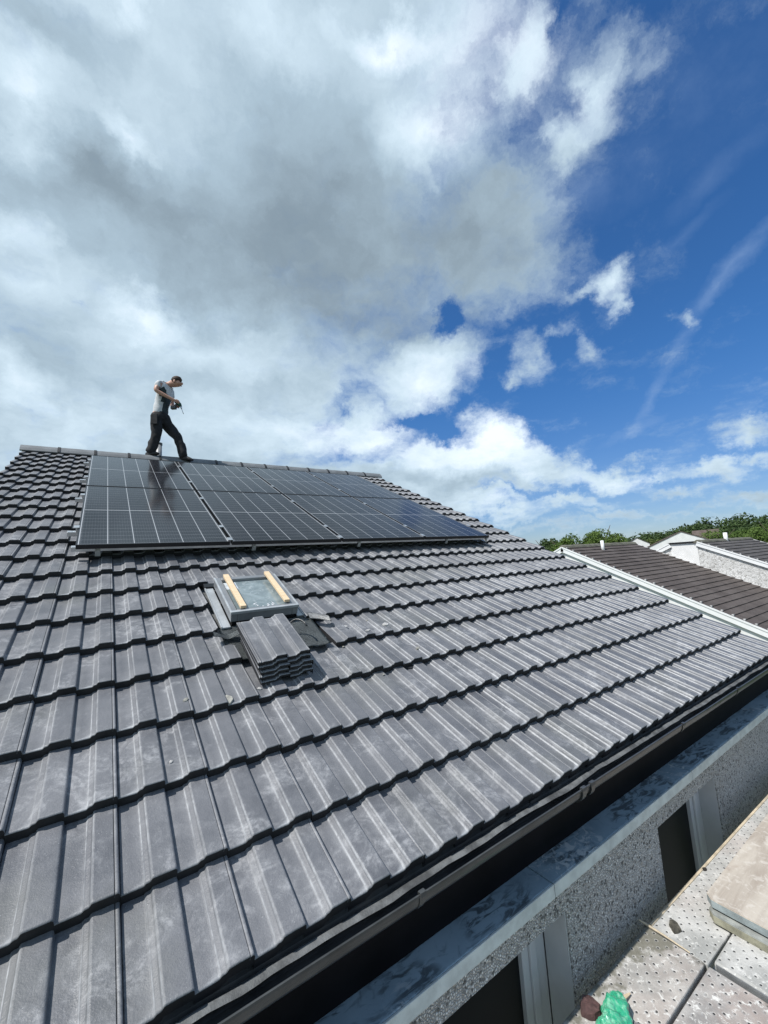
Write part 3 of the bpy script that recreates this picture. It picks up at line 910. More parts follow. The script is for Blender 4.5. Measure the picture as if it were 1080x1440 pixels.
# ------------------------------------------------------------------ stack of spare tiles
def loose_tile_bm(thick=.0135):
    bm = bmesh.new()
    wl = bm.verts.layers.float.new('wear'); sl = bm.verts.layers.float.new('tile_shade')
    prof = [(t, h, w) for t, h, w in PROF]
    pre = [(-.030, -.004, 0), (-.026, .004, .2), (-.022, -.002, 0), (-.016, -.002, 0), (-.013, .004, .2), (-.010, -.002, 0), (-.003, -.002, 0)]
    prof = [(t * .88, h, w) for t, h, w in pre + prof]
    L_ = .415
    def ring(s, off=0):
        r = []
        for t, h, w in prof:
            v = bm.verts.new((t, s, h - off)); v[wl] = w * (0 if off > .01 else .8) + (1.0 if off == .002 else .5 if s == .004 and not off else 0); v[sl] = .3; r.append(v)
        return r
    srows = [0, .004, .02, L_ - .01, L_]
    top = [ring(s, .002 if s in (0, L_) else 0) for s in srows]
    bot = [ring(s, thick) for s in srows]
    def strip(a, b, mi=0, flip=False):
        for i in range(len(a) - 1):
            q = (a[i], a[i + 1], b[i + 1], b[i])
            f = bm.faces.new(q[::-1] if flip else q); f.material_index = mi; f.smooth = mi == 0
    for a, b in zip(top, top[1:]): strip(a, b)
    for a, b in zip(bot, bot[1:]): strip(a, b, 1, True)
    strip(bot[0], top[0], 1); strip(top[-1], bot[-1], 1)
    for sd in (0, -1):
        for k in range(len(srows) - 1):
            f = bm.faces.new((top[k][sd], top[k + 1][sd], bot[k + 1][sd], bot[k][sd])); f.material_index = 1
    for k in range(3):                          # nibs under the head
        x = .05 + k * .1
        box(bm, (x, L_ - .03, -thick - .012), (x + .03, L_ - .012, -thick + .002), mi=1)
    return bm
bm = loose_tile_bm()
bmesh.ops.recalc_face_normals(bm, faces=bm.faces)
lt_me = bpy.data.meshes.new('loose_tile'); bm.to_mesh(lt_me); bm.free()
lt_me.materials.append(M['tile']); lt_me.materials.append(M['tile_edge_shaded'])
names = ['bottom tile of the spare stack on the roof, resting on the laid tiles', 'second tile from the bottom of the spare stack on the roof', 'third tile from the bottom of the spare stack on the roof',
         'fourth tile of the spare stack on the roof, directly under the topmost one', 'topmost dark grey tile of the spare stack below the roof window']
LOOSE = ((.712, 1.781, .026), (.703, 1.789, .0525), (.709, 1.793, .079), (.694, 1.801, .1055), (.692, 1.806, .132))
for k, (x, s, h) in enumerate(LOOSE):
    o = bpy.data.objects.new('loose_roof_tile', lt_me); COL.objects.link(o)
    ca = rnd.uniform(-.03, .03) if k else 0
    m = Matrix((( 1, 0, 0), (0, CP, -SP), (0, SP, CP))).to_4x4()
    if k == 5: h += .0
    o.matrix_world = Matrix.Translation(rf(x, s, h)) @ m @ Matrix.Rotation(ca, 4, 'Z')
    props(o, names[k], 'roof tile', 'spare tiles stacked on the roof')

# ------------------------------------------------------------------ crumbs of broken tile and mortar on the roof
def shard_bm(r, flat=.35, seed=0, n=7, sx=1.):
    rr = random.Random(seed)
    bm = bmesh.new()
    a0 = rr.random() * 6
    top, botm = [], []
    for k in range(n):
        a = a0 + 2 * math.pi * k / n
        q = r * rr.uniform(.65, 1.15)
        top.append(bm.verts.new((q * math.cos(a) * sx * .9, q * math.sin(a) * .9, flat * r * rr.uniform(.7, 1.2))))
        botm.append(bm.verts.new((q * math.cos(a) * sx, q * math.sin(a), 0)))
    c = bm.verts.new((0, 0, flat * r * 1.25))
    for k in range(n):
        bm.faces.new((top[k], top[(k + 1) % n], c)); bm.faces.new((botm[k], botm[(k + 1) % n], top[(k + 1) % n], top[k]))
    bm.faces.new(botm[::-1])
    return bm
M['mortar'] = simple('mortar_crumb', (.33, .32, .28), .9, var=.3, scale=30, bump=.5)
M['mortar_pale'] = simple('mortar_crumb_pale', (.46, .45, .43), .9, var=.3, scale=30, bump=.5)
shards = [(.505, 1.735, .034, .25, 1.25, 'mortar', 'flat yellowish shard of broken tile left of the spare tile stack'),
          (1.405, 2.21, .018, .6, 1.2, 'mortar_pale', 'small pale stone crumb on the roof just right of the torn flashing'),
          (1.515, 2.085, .014, .5, 1.6, 'mortar_pale', 'tiny pale crumb at a tile edge, second right of the torn flashing'),
          (1.69, 2.125, .019, .5, 1.5, 'mortar_pale', 'pale wedge shaped crumb on the roof, third right of the torn flashing'),
          (1.765, 1.825, .015, .6, 1.3, 'mortar', 'greyish crumb on the third tile course right of the spare stack'),
          (1.605, 1.70, .024, .2, 2.2, 'tile_edge_shaded', 'dark flat splinter of tile lying across a tile edge'),
          (.675, 1.775, .012, .6, 1.2, 'mortar_pale', 'small white crumb at the lower left corner of the spare stack'),
          (.33, 1.79, .011, .5, 1.4, 'mortar', 'small crumb on the tiles left of the yellowish shard'),
          (1.300, 2.020, 0.0080, .5, 1.3, 'mortar', 'tiny grey mortar crumb among the tiles to the right of the spare stack'),
          (1.460, 1.930, 0.0070, .5, 1.3, 'mortar_pale', 'tiny grey mortar crumb among the tiles to the right of the spare stack'),
          (1.860, 2.020, 0.0080, .5, 1.3, 'mortar', 'tiny grey mortar crumb among the tiles to the right of the spare stack'),
          (1.930, 1.720, 0.0070, .5, 1.3, 'mortar_pale', 'tiny grey mortar crumb among the tiles to the right of the spare stack'),
          (1.380, 1.660, 0.0080, .5, 1.3, 'mortar', 'tiny grey mortar crumb among the tiles to the right of the spare stack'),
          (2.150, 1.950, 0.0090, .5, 1.3, 'mortar', 'tiny grey mortar crumb among the tiles to the right of the spare stack'),
          (1.620, 2.260, 0.0070, .5, 1.3, 'mortar', 'tiny grey mortar crumb among the tiles to the right of the spare stack'),
          (.235, 1.475, .0075, .6, 1., 'mortar_pale', 'small pale pebble on a tile in the lower left of the roof')]
for k, (x, s, r, fl, sx, mt, lb) in enumerate(shards):
    bm = shard_bm(r, fl, 40 + k, 7, sx)
    o = build('tile_crumb', bm, M[mt], None, local=True)
    fall = -.031 * (1 - ((s - .7006) % GAUGE) / GAUGE) + .027 if False else -.031 * (((s - .7006) % GAUGE) / GAUGE)
    m = Matrix(((1, 0, 0), (0, CP, -SP), (0, SP, CP))).to_4x4()
    o.matrix_world = Matrix.Translation(rf(x, s, fall + prof_h(x) - .001)) @ m @ Matrix.Rotation(rnd.uniform(-.6, .6), 4, 'Z')
    props(o, lb, 'debris', 'crumbs scattered on the roof')

# ------------------------------------------------------------------ solar panels
PW, PL, PT = 1.108, 1.865, .035
PH = .135                                     # top face above the tiles
def panel_material():
    m = NT('solar_cells', rough=.12, spec=.32)
    x, y, z = m.sep(m.co())
    def line(v, pitch, w, off=0.0):
        f = m.math('FRACT', m.math('DIVIDE', m.math('ADD', v, off), pitch))
        d = m.math('ABSOLUTE', m.math('SUBTRACT', f, .5))
        return m.math('GREATER_THAN', d, .5 - w / pitch / 2)
    cw = (PW - .044) / 6
    vert = line(x, cw, .0055)
    ymid = m.math('LESS_THAN', m.math('ABSOLUTE', y), .006)
    hgap = line(y, (PL - .05) / 20, .0030)
    bus = line(x, cw / 9, .0012, cw / 18)
    cell = m.mix(m.rng(m.noise(1.4, 3), .3, .7), (.010, .011, .014), (.017, .018, .022))
    cell = m.mix(m.math('MULTIPLY', bus, .22), cell, (.30, .31, .33))
    cell = m.mix(m.math('MULTIPLY', hgap, .6), cell, (.30, .31, .33))
    inside = m.math('MULTIPLY', m.math('LESS_THAN', m.math('ABSOLUTE', x), PW / 2 - .024), m.math('LESS_THAN', m.math('ABSOLUTE', y), PL / 2 - .020))
    white = m.math('MAXIMUM', vert, ymid)
    side = m.math('SUBTRACT', 1, m.math('LESS_THAN', m.math('ABSOLUTE', x), PW / 2 - .019))
    c = m.mix(m.math('MULTIPLY', m.math('MULTIPLY', white, inside), .95), cell, (.40, .41, .42))
    c = m.mix(side, c, (.40, .41, .42))
    m.color(c)
    m.b.inputs['Coat Weight'].default_value = .05
    m.b.inputs['Coat Roughness'].default_value = .05
    m.bump(m.noise(1.1, 2), .12, .02)
    return m.m
M['cells'] = panel_material()
PX0 = -.176
PGAP = .020
SB = 3.585                                    # bottom edge of the lower row
rot_roof = Euler((PITCH, 0, 0))
col_names = ['leftmost', 'second from left', 'third from left', 'rightmost']
def panel_proto():
    r = thing('solar_panel', '', 'solar panel', (0, 0, 0))
    fw = .011
    bm = bmesh.new()
    a, b = PW / 2, PL / 2
    for q in (((-a, -b, -PT), (-a + fw, b, 0)), ((a - fw, -b, -PT), (a, b, 0)), ((-a + fw, -b, -PT), (a - fw, -b + fw, 0)), ((-a + fw, b - fw, -PT), (a - fw, b, 0))):
        box(bm, q[0], q[1], .0012)
    build('frame', bm, M['black_frame'], r, local=True)
    bm = bmesh.new(); box(bm, (-a + fw - .001, -b + fw - .001, -.008), (a - fw + .001, b - fw + .001, -.0025))
    build('cell_sheet', bm, M['cells'], r, local=True)
    bm = bmesh.new(); box(bm, (-.06, b - .22, -.026), (.06, b - .12, -.0085), .003)
    build('junction_box', bm, M['black_plastic'], r, local=True)
    return r
proto = panel_proto()
def copy_tree(o, parent=None):
    c = o.copy(); COL.objects.link(c)
    if parent: c.parent = parent
    for ch in list(o.children): copy_tree(ch, c)
    return c
first = True
for row in range(2):
    for c in range(4):
        p = proto if first else copy_tree(proto)
        first = False
        cx = PX0 + PW / 2 + c * (PW + PGAP)
        cs = SB + PL / 2 + row * (PL + .022)
        p.location = rf(cx, cs, PH)
        p.rotation_euler = rot_roof
        props(p, 'black solar panel, %s in the %s row of the array' % (col_names[c], ['lower', 'upper'][row]), 'solar panel', 'solar panels on the roof')
XE = PX0 + 4 * PW + 3 * PGAP
# rails with roof hooks, clamps
rail_s = [SB + .07, SB + .42, SB + PL - .40, SB + PL + .022 + .42, SB + 2 * PL - .38]
rail_lb = ['lowest aluminium mounting rail, along the lower edge of the solar array', 'second aluminium mounting rail up, under the lower solar panels', 'third aluminium mounting rail up, under the lower solar panels',
           'aluminium mounting rail under the lower half of the upper panels', 'topmost aluminium mounting rail, under the upper panels near the ridge']
for k, s in enumerate(rail_s):
    r = thing('mounting_rail', rail_lb[k], 'rail', rf(2.1, s, .05), 'rails carrying the solar panels')
    bm = bmesh.new(); rbox(bm, (PX0 - (.075 if k else .03), s - .019, PH - PT - .040), (XE + .05, s + .019, PH - PT - .002), .002)
    build('rail_bar', bm, M['alu'], r)
    for x in ((-.04, 1.165, 2.31, 3.60, 4.33) if k == 0 else (.1, 1.2, 2.3, 3.4, 4.3)):
        bm = bmesh.new()
        y0 = s - .019 - .006
        rbox(bm, (x - .018, y0 - .004, .030), (x + .018, y0 + .0015, PH - PT - .004), .001)
        rbox(bm, (x - .018, y0 - .002, .022), (x + .018, y0 + .11, .029), .001)
        rbox(bm, (x - .011, y0 - .010, .055), (x + .011, y0 - .004, .077), .002)
        build('roof_hook', bm, M['galv'], r)
    if k in (1, 2, 3, 4):
        for c in range(5):
            x = PX0 + c * (PW + PGAP) - PGAP / 2
            if c == 0: x = PX0 - .012
            if c == 4: x = XE + .012
            bm = bmesh.new(); rbox(bm, (x - .019, s - .03, PH + .0005), (x + .019, s + .03, PH + .006), .001)
            rbox(bm, (x - .006, s - .025, PH - PT - .002), (x + .006, s + .025, PH + .0005))
            build('panel_clamp', bm, M['alu'], r)
    else:
        for c in (1, 2, 3):
            x = PX0 + c * (PW + PGAP) - PGAP / 2
            bm = bmesh.new(); rbox(bm, (x - .022, s - .045, PH + .0005), (x + .022, s + .02, PH + .007), .002)
            rbox(bm, (x - .006, s - .025, PH - PT - .002), (x + .006, s + .025, PH + .0005))
            build('panel_clamp', bm, M['alu'], r)

# ------------------------------------------------------------------ scaffold deck
DZ = -1.75
def deck_material(name, a, b, splash=.5, stain=.5, holes=True, pink=.3, mud=0):
    m = NT(name, rough=.75)
    v = m.co()
    x, y, z = m.sep(v)
    x = m.math('ADD', x, m.math('MULTIPLY', m.math('SUBTRACT', m.noise(17, 3, .5), .5), .016)); y = m.math('ADD', y, m.math('MULTIPLY', m.math('SUBTRACT', m.noise(13, 3, .5, m.mapped(loc=(3, 8, 1))), .5), .012))
    base = m.mix(m.rng(m.noise(6, 6, .65), .3, .7), a, b)
    base = m.mix(m.rng(m.noise(3.3, 5, .6, m.mapped(loc=(4, 2, 0))), .45, .7, 0, pink), base, (.40, .30, .25))
    base = m.mix(m.rng(m.noise(34, 8, .7, dist=.7), .54, .64, 0, splash), base, (.66, .65, .61))
    base = m.mix(m.rng(m.noise(4.3, 6, .65, m.mapped(loc=(1, 7, 0))), .60, .68, 0, stain), base, (.085, .080, .060))
    base = m.mix(m.rng(m.noise(110, 4, .6), .58, .75, 0, .5), base, (.18, .17, .15))
    if mud:                                     # mortar dirt trodden in along the wall side
        k = m.math('ADD', m.rng(y, .0, .12, 0, .28, False), m.math('MULTIPLY', m.noise(9, 6, .6), 1.0))
        k = m.math('ADD', k, m.rng(x, 1.05, 1.36, 0, .12, False))
        base = m.mix(m.rng(k, .64, .74, 0, .88), base, m.mix(m.noise(70, 4), (.09, .085, .06), (.20, .19, .15)))
    if holes:
        def hole(px, py, ox, oy):
            fx = m.math('SUBTRACT', m.math('FRACT', m.math('DIVIDE', m.math('ADD', x, ox), px)), .5)
            fy = m.math('SUBTRACT', m.math('FRACT', m.math('DIVIDE', m.math('ADD', y, oy), py)), .5)
            fx = m.math('MULTIPLY', fx, px); fy = m.math('MULTIPLY', fy, py)
            return m.math('SQRT', m.math('ADD', m.math('MULTIPLY', fx, fx), m.math('MULTIPLY', fy, fy)))
        d = m.math('MINIMUM', hole(.062, .044, 10, 10), hole(.062, .044, 10.031, 10.022))
        ringm = m.math('MULTIPLY', m.rng(d, .0035, .0048), m.rng(d, .006, .0095, 1, 0))
        base = m.mix(m.math('MULTIPLY', ringm, .35), base, (.60, .59, .56))
        clog = m.rng(m.noise(21, 4, .6, m.mapped(loc=(2, 5, 0))), .36, .50, .15, 1.0)
        base = m.mix(m.math('MULTIPLY', m.rng(d, .0038, .0052, .95, 0), clog), base, (.025, .025, .025))
        m.bump(m.rng(d, .003, .009, 0, 1), .5, .004)
    m.color(base); m.bump(m.noise(70, 5), .4, .004)
    return m.m
M['deck_a'] = deck_material('deck_pale', (.27, .26, .24), (.52, .50, .46), .9, .8, mud=1)
M['deck_a2'] = deck_material('deck_plain', (.31, .31, .29), (.53, .52, .49), .75, .6)
M['deck_b'] = deck_material('deck_stained', (.22, .21, .20), (.46, .44, .41), 1.0, .95, pink=.6)
M['deck_edge'] = simple('deck_edge_timber', (.50, .42, .30), .7, var=.25, scale=18)
def board(x0, x1, y0, y1, z1, lb, mat, tilt=0., th=.038, grp='boards of the scaffold deck', edge=False, bev=.005):
    loc = ((x0 + x1) / 2, (y0 + y1) / 2, z1 - th)
    r = thing('scaffold_board', lb, 'board', loc, grp)
    bm = bmesh.new()
    box(bm, (x0, y0, z1 - th), (x1, y1, z1), bev, lambda c: Vector((c.x, c.y + tilt * (c.x - x0), c.z)))
    build('plank', bm, mat, r)
    for x in (x0, x1):
        bm = bmesh.new()
        box(bm, (x - .0015, y0 + .01, z1 - th - .0), (x + .001, y1 - .01, z1 - .004), 0, lambda c: Vector((c.x, c.y + tilt * (c.x - x0), c.z)))
        build('end_cap', bm, M['galv'], r)
    if not edge: return r
    bm = bmesh.new()
    box(bm, (x0 + .02, y1 - .006, z1 - .012), (x1 - .02, y1 + .007, z1 + .004), .002, lambda c: Vector((c.x, c.y + tilt * (c.x - x0), c.z)))
    build('edge_strip', bm, M['deck_edge'], r)
    return r
board(-.6, 2.118, .935, 1.168, DZ + .006, 'stained perforated scaffold board beside the wall under the green bag', M['deck_a'])
board(2.122, 4.9, .928, 1.155, DZ + .002, 'pale perforated scaffold board beside the wall with a thin timber edge strip', M['deck_a2'], tilt=-.019, edge=True)
board(-.6, 2.125, .700, .925, DZ - .002, 'paint splashed perforated scaffold board, second row from the wall', M['deck_b'])
board(2.142, 4.9, .690, .915, DZ + .012, 'round edged perforated board in the second row, partly under the loose boards', M['deck_a2'], bev=.012)
board(-.6, 4.9, .460, .685, DZ, 'scaffold board in the third row from the wall', M['deck_b'])
board(-.6, 4.9, .225, .450, DZ, 'scaffold board in the fourth row from the wall, outermost', M['deck_a'])
lip = bpy.data.objects['scaffold_board']
bm = bmesh.new()
tube(bm, [(2.119, .99, DZ + .008), (2.121, 1.09, DZ + .011), (2.118, 1.16, DZ + .013), (2.112, 1.192, DZ + .018)], .004, 6, radii=[.0025, .0045, .006, .003])
build('bent_end_lip', bm, M['deck_edge'], lip)
ply = NT('weathered_plywood', rough=.8)
g1 = ply.noise(5, 6, .62, ply.mapped(scale=(.4, 2.5, 1)), dist=.6)
pc = ply.mix(ply.rng(g1, .3, .7), (.33, .28, .23), (.50, .45, .38))
pc = ply.mix(ply.rng(ply.noise(22, 6, .7, dist=.8), .52, .62, 0, .5), pc, (.60, .56, .50))
pc = ply.mix(ply.rng(ply.noise(3, 5, .6, ply.mapped(loc=(5, 1, 0))), .55, .7, 0, .6), pc, (.20, .10, .06))
ply.color(pc); ply.bump(ply.noise(50, 5), .4, .003)
M['ply'] = ply.m
M['board_end'] = simple('board_end_bluegrey', (.27, .31, .31), .8, var=.25, scale=22, bump=.3)
M['board_olive'] = simple('board_end_olive', (.27, .26, .19), .85, var=.3, scale=22, bump=.3)
M['board_grey'] = simple('weathered_board_grey', (.26, .27, .25), .8, var=.3, scale=16, bump=.3)
for k, (x0, y0, y1, z0, mt, lb) in enumerate(((2.355, .50, 1.005, DZ + .013, 'board_grey', 'lower weathered board of the loose pair lying on the scaffold deck'), (2.385, .51, 1.018, DZ + .057, 'ply', 'upper brown board of the loose pair lying on the scaffold deck'))):
    t = thing('loose_board', lb, 'board', (x0 + .9, .77, z0), 'loose boards on the scaffold')
    bm = bmesh.new()
    cut = .028
    out = [(x0 + .0, y0 + cut), (x0 + cut, y0), (x0 + 1.8, y0), (x0 + 1.8, y1), (x0 + cut * 1.2, y1), (x0 + .002, y1 - cut)]
    out = [(x + .02 * (y - .8) + .0015 * mnoise.noise(Vector((x * 9, y * 9, 0))), y) for x, y in out]
    lo = [bm.verts.new((x, y, z0)) for x, y in out]; hi = [bm.verts.new((x, y, z0 + .034)) for x, y in out]
    bm.faces.new(hi).material_index = 0; bm.faces.new(lo[::-1]).material_index = 1
    n = len(out)
    for q in range(n): bm.faces.new((lo[q], lo[(q + 1) % n], hi[(q + 1) % n], hi[q])).material_index = 1
    bmesh.ops.bevel(bm, geom=[e for e in bm.edges if all(v in hi for v in e.verts)], offset=.003, segments=2, affect='EDGES')
    build('board_body', bm, [M[mt], M['board_end'] if k else M['board_olive']], t)
sc = thing('scaffold', 'galvanised tube scaffold frame carrying the deck beside the house wall', 'scaffold', (2.1, .7, -EYE))
for x in (-.45, 1.0, 2.1, 3.4, 4.75):
    bm = bmesh.new(); tube(bm, [(x, .05, DZ - .065), (x, 1.16, DZ - .065)], .024, 12); build('transom', bm, M['galv'], sc, smooth=True)
for x in (-.45, 2.13, 4.75):
    for y in (.1, 1.1):
        bm = bmesh.new(); tube(bm, [(x + .06, y, -EYE + .012), (x + .06, y, DZ - .045)], .024, 12); o = build('standard', bm, M['galv'], sc, smooth=True)
        bm = bmesh.new(); box(bm, (x - .02, y - .08, -EYE + .0), (x + .14, y + .08, -EYE + .04), .002); build('base_plate', bm, M['galv'], o)
for y in (.1, 1.1):
    bm = bmesh.new(); tube(bm, [(-.7, y, DZ - .114), (5.0, y, DZ - .114)], .024, 12); build('ledger', bm, M['galv'], sc, smooth=True)

# rubble and green bag on the deck
def crumple(bm, amp, freq, seed):
    for v in bm.verts:
        p = v.co * freq + Vector((seed, 0, 0))
        v.co += Vector((mnoise.noise(p), mnoise.noise(p + Vector((9, 0, 0))), mnoise.noise(p + Vector((0, 9, 0))))) * amp
bag = NT('green_polythene', (.03, .42, .20), .22, 0, .6)
bag.b.inputs['Transmission Weight'].default_value = .25
bag.color(bag.mix(bag.rng(bag.noise(30, 5, .6, dist=1.), .4, .65), (.05, .46, .26), (.30, .70, .48)))
bag.b.inputs['Subsurface Weight'].default_value = .25
bag.b.inputs['Subsurface Radius'].default_value = (.01, .03, .015)
bag.bump(bag.noise(38, 3, .5, dist=2.5), .5, .006)
bm = bmesh.new()
bmesh.ops.create_icosphere(bm, subdivisions=6, radius=1)
for v in bm.verts:
    x, y, z = v.co
    v.co = Vector((x * .135, y * .050 * (1.0 - .30 * x), max(z, -.65) * .034 * (1 - .2 * x) + .022))
def ridge_crumple(bm, amp, freq, seed):
    for v in bm.verts:
        p = v.co * freq + Vector((seed, 0, 0))
        n = v.co.normalized()
        v.co += n * amp * (.5 - 1.9 * abs(mnoise.noise(p))) 
crumple(bm, .030, 13, 3); ridge_crumple(bm, .016, 17, 5); ridge_crumple(bm, .007, 38, 8); crumple(bm, .003, 90, 2)
ca, sa = math.cos(math.radians(25)), math.sin(math.radians(25))
for v in bm.verts: v.co = Vector((v.co.x * ca - v.co.y * sa + 1.580, v.co.x * sa + v.co.y * ca + 1.030, v.co.z + DZ + .012))
for v in bm.verts:
    if v.co.z < DZ + .0075: v.co.z = DZ + .0075
props(build('plastic_bag', bm, bag.m, smooth=True), 'crumpled translucent green plastic bag lying on the scaffold deck by the wall', 'bag')
for k, (x, y, r, fl, sx, c, rot, lb) in enumerate(((1.575, 1.128, .036, .5, 1.35, (.085, .045, .042), .5, 'dark maroon chunk of rubble at the deck edge left of the green bag'),
                                            (1.50, 1.065, .030, .7, 1.1, (.07, .065, .06), 0, 'dark grey rounded lump of rubble below the maroon chunk'),
                                            (1.635, .975, .026, .7, 1.1, (.20, .19, .185), 0, 'grey pebble of rubble on the right side of the green bag'),
                                            (1.545, 1.03, .026, .5, 1.9, (.42, .36, .26), 1.2, 'pale splintered tile piece half under the green bag'),
                                            (2.215, 1.085, .026, .35, 1.5, (.07, .065, .05), .4, 'dark mortar blob on the deck just past the board joint'),
                                            (2.72, 1.135, .010, .7, 1.5, (.03, .025, .02), 0, 'tiny dark lump on the timber edge strip of the deck'))):
    bm = shard_bm(r, fl, 80 + k, 9, sx)
    bmesh.ops.subdivide_edges(bm, edges=bm.edges[:], cuts=2, use_grid_fill=True)
    crumple(bm, r * .12, 1.6 / r, k)
    zmin = min(v.co.z for v in bm.verts)
    bmesh.ops.rotate(bm, verts=bm.verts, cent=(0, 0, 0), matrix=Matrix.Rotation(rot, 3, 'Z'))
    bmesh.ops.translate(bm, verts=bm.verts, vec=(x, y, DZ + (.006 if x < 2.1 else .002) - zmin - .0005))
    props(build('rubble_piece', bm, simple('rubble_%d' % k, c, .8, var=.4, scale=40, bump=.5)), lb, 'rubble', 'rubble on the scaffold deck')
bm = bmesh.new()
tube(bm, [(1.655, 1.075, DZ + .02), (1.70, 1.062, DZ + .022), (1.745, 1.06, DZ + .014)], .007, 6, radii=[.009, .007, .003])
props(build('wood_splinter', bm, M['wood_new']), 'pale splinter of wood pointing out from under the green bag', 'splinter')

# ------------------------------------------------------------------ neighbouring houses
def nb_roof(bm, x0, x1, s0, s1, plane, gauge=.32, step=.035, waves=True):
    n = int((s1 - s0) / gauge)
    w = .30
    for j in range(n + 1):
        a = s0 + gauge * j; b = min(a + gauge + .02, s1)
        if a >= s1: break
        nx = max(1, int((x1 - x0) / w))
        dh = rnd.uniform(-.004, .004)
        front = []
        for k in range(nx + 1):
            x = x0 + (x1 - x0) * k / nx
            front.append((x, dh + rnd.uniform(-.006, .006)))
        for (xa, da), (xb, db) in zip(front, front[1:]):
            face(bm, [rf(xa, a, step + da, plane), rf(xb, a, step + db, plane), rf(xb, b, 0, plane), rf(xa, b, 0, plane)])
            face(bm, [rf(xa, a, -.01, plane), rf(xb, a, -.01, plane), rf(xb, a, step + db, plane), rf(xa, a, step + da, plane)])

def neighbour(name, lb, x0, x1, plane, s_eave, s_ridge, roofmat, wallmat, mort=True, windows=True, y_back_flat=0.0, ground=-EYE, pipe=None, barge=.2):
    r0 = rf(x0, s_ridge, 0, plane)
    e0 = rf(x0, s_eave, 0, plane)
    ry, rz = r0.y, r0.z
    t = thing(name, lb, 'house', ((x0 + x1) / 2, e0.y + .4, ground))
    bm = bmesh.new(); nb_roof(bm, x0, x1, s_eave, s_ridge, plane)
    by = 2 * ry - e0.y + y_back_flat
    n = int((s_ridge - s_eave) / .32)
    for j in range(n + 1):                       # back slope
        a = s_ridge - .32 * j; b = max(a - .32, s_eave)
        def bk(x, s, h): p = rf(x, s, h, plane); return Vector((x, 2 * ry - p.y + y_back_flat, p.z))
        face(bm, [bk(x0, a, 0), bk(x1, a, 0), bk(x1, b, .035), bk(x0, b, .035)])
        face(bm, [bk(x0, b, -.01), bk(x1, b, -.01), bk(x1, b, .035), bk(x0, b, .035)])
    if y_back_flat: box(bm, (x0, ry, rz - .02), (x1, ry + y_back_flat, rz + .012))
    roof = build('roof', bm, roofmat, t)
    bm = bmesh.new()
    k = max(2, int((x1 - x0) / .45))
    for q in range(k):
        a, b = x0 - .04 + (x1 - x0) * q / k, x0 - .04 + (x1 - x0) * (q + 1) / k - .012
        h = .105 + rnd.uniform(-.008, .008)
        extrude_profile(bm, [(ry - .16, rz - .05), (ry - .1, rz + .05), (ry, rz + h), (ry + .1, rz + .05), (ry + .16, rz - .05)], a, b)
    build('ridge_cap', bm, M['ridge_mossy'], roof)
    bm = bmesh.new()
    ys, ye = e0.y + .35, by - .35
    zf = lambda y: e0.z + (y - e0.y) * math.tan(PITCH) - .06
    pr = [(ys, ground), (ye, ground), (ye, zf(ys)), (ry + y_back_flat, rz - .07), (ry, rz - .07), (ys, zf(ys))]
    extrude_profile(bm, pr, x0 + .06, x1 - .06)
    build('wall', bm, wallmat, t)
    bm = bmesh.new()
    for x in (x0, x1 - .035):
        for side in (0, 1):
            c = [rf(0, s_eave, .02, plane), rf(0, s_ridge, .02, plane), rf(0, s_ridge, -barge, plane), rf(0, s_eave, -barge, plane)]
            yz = [((2 * ry - p.y + y_back_flat) if side else p.y, p.z) for p in c]
            extrude_profile(bm, yz, x - .03, x + .012)
            bb = build('barge_board', bm, M['barge_white'], t); bm = bmesh.new()
            c = [rf(0, s_eave, .03, plane), rf(0, s_ridge, .03, plane), rf(0, s_ridge, -.03, plane), rf(0, s_eave, -.03, plane)]
            yz = [((2 * ry - p.y + y_back_flat) if side else p.y, p.z) for p in c]
            extrude_profile(bm, yz, x - .05, x - .031)
            build('verge_trim', bm, M['barge_white'], bb); bm = bmesh.new()
    j = s_eave
    while j < s_ridge:
        p = rf(x0 + .09, j, .05, plane)
        bm = bmesh.new()
        box(bm, (p.x - .05, p.y - .03, p.z - .03), (p.x + .03, p.y + .03, p.z + .018))
        build('verge_clip', bm, M['mortar_pale'], roof)
        j += .32
    if windows:
        for wx in [x0 + (x1 - x0) * f for f in (.25, .7)]:
            for wz in (ground + 1.5, e0.z - 1.2):
                bm = bmesh.new(); box(bm, (wx - .6, ys - .02, wz - .5), (wx + .6, ys + .05, wz + .5), .01)
                f = build('window', bm, M['barge_white'], t)
                bm = bmesh.new(); box(bm, (wx - .52, ys - .03, wz - .42), (wx + .52, ys - .022, wz + .42)); build('pane', bm, M['glass_dark'], f)
    if pipe:
        bm = bmesh.new(); tube(bm, [(pipe[0], pipe[1], pipe[2] - .3), (pipe[0], pipe[1], pipe[2] + pipe[3])], pipe[4], 14)
        build('vent_pipe', bm, M['barge_white'], t, smooth=True)
    return t, ry, rz, e0
M['ridge_mossy'] = simple('ridge_cap_mossy', (.13, .125, .095), .9, var=.35, scale=3)
neighbour('house', 'neighbouring house with brown ribbed tiled roof, white verge and short white vent pipe', 17.75, 24.75, 2.1 * S0, .3, 10.42, M['brown_roof'], M['render_white'], pipe=(20.35, 10.85, .12, .36, .075))

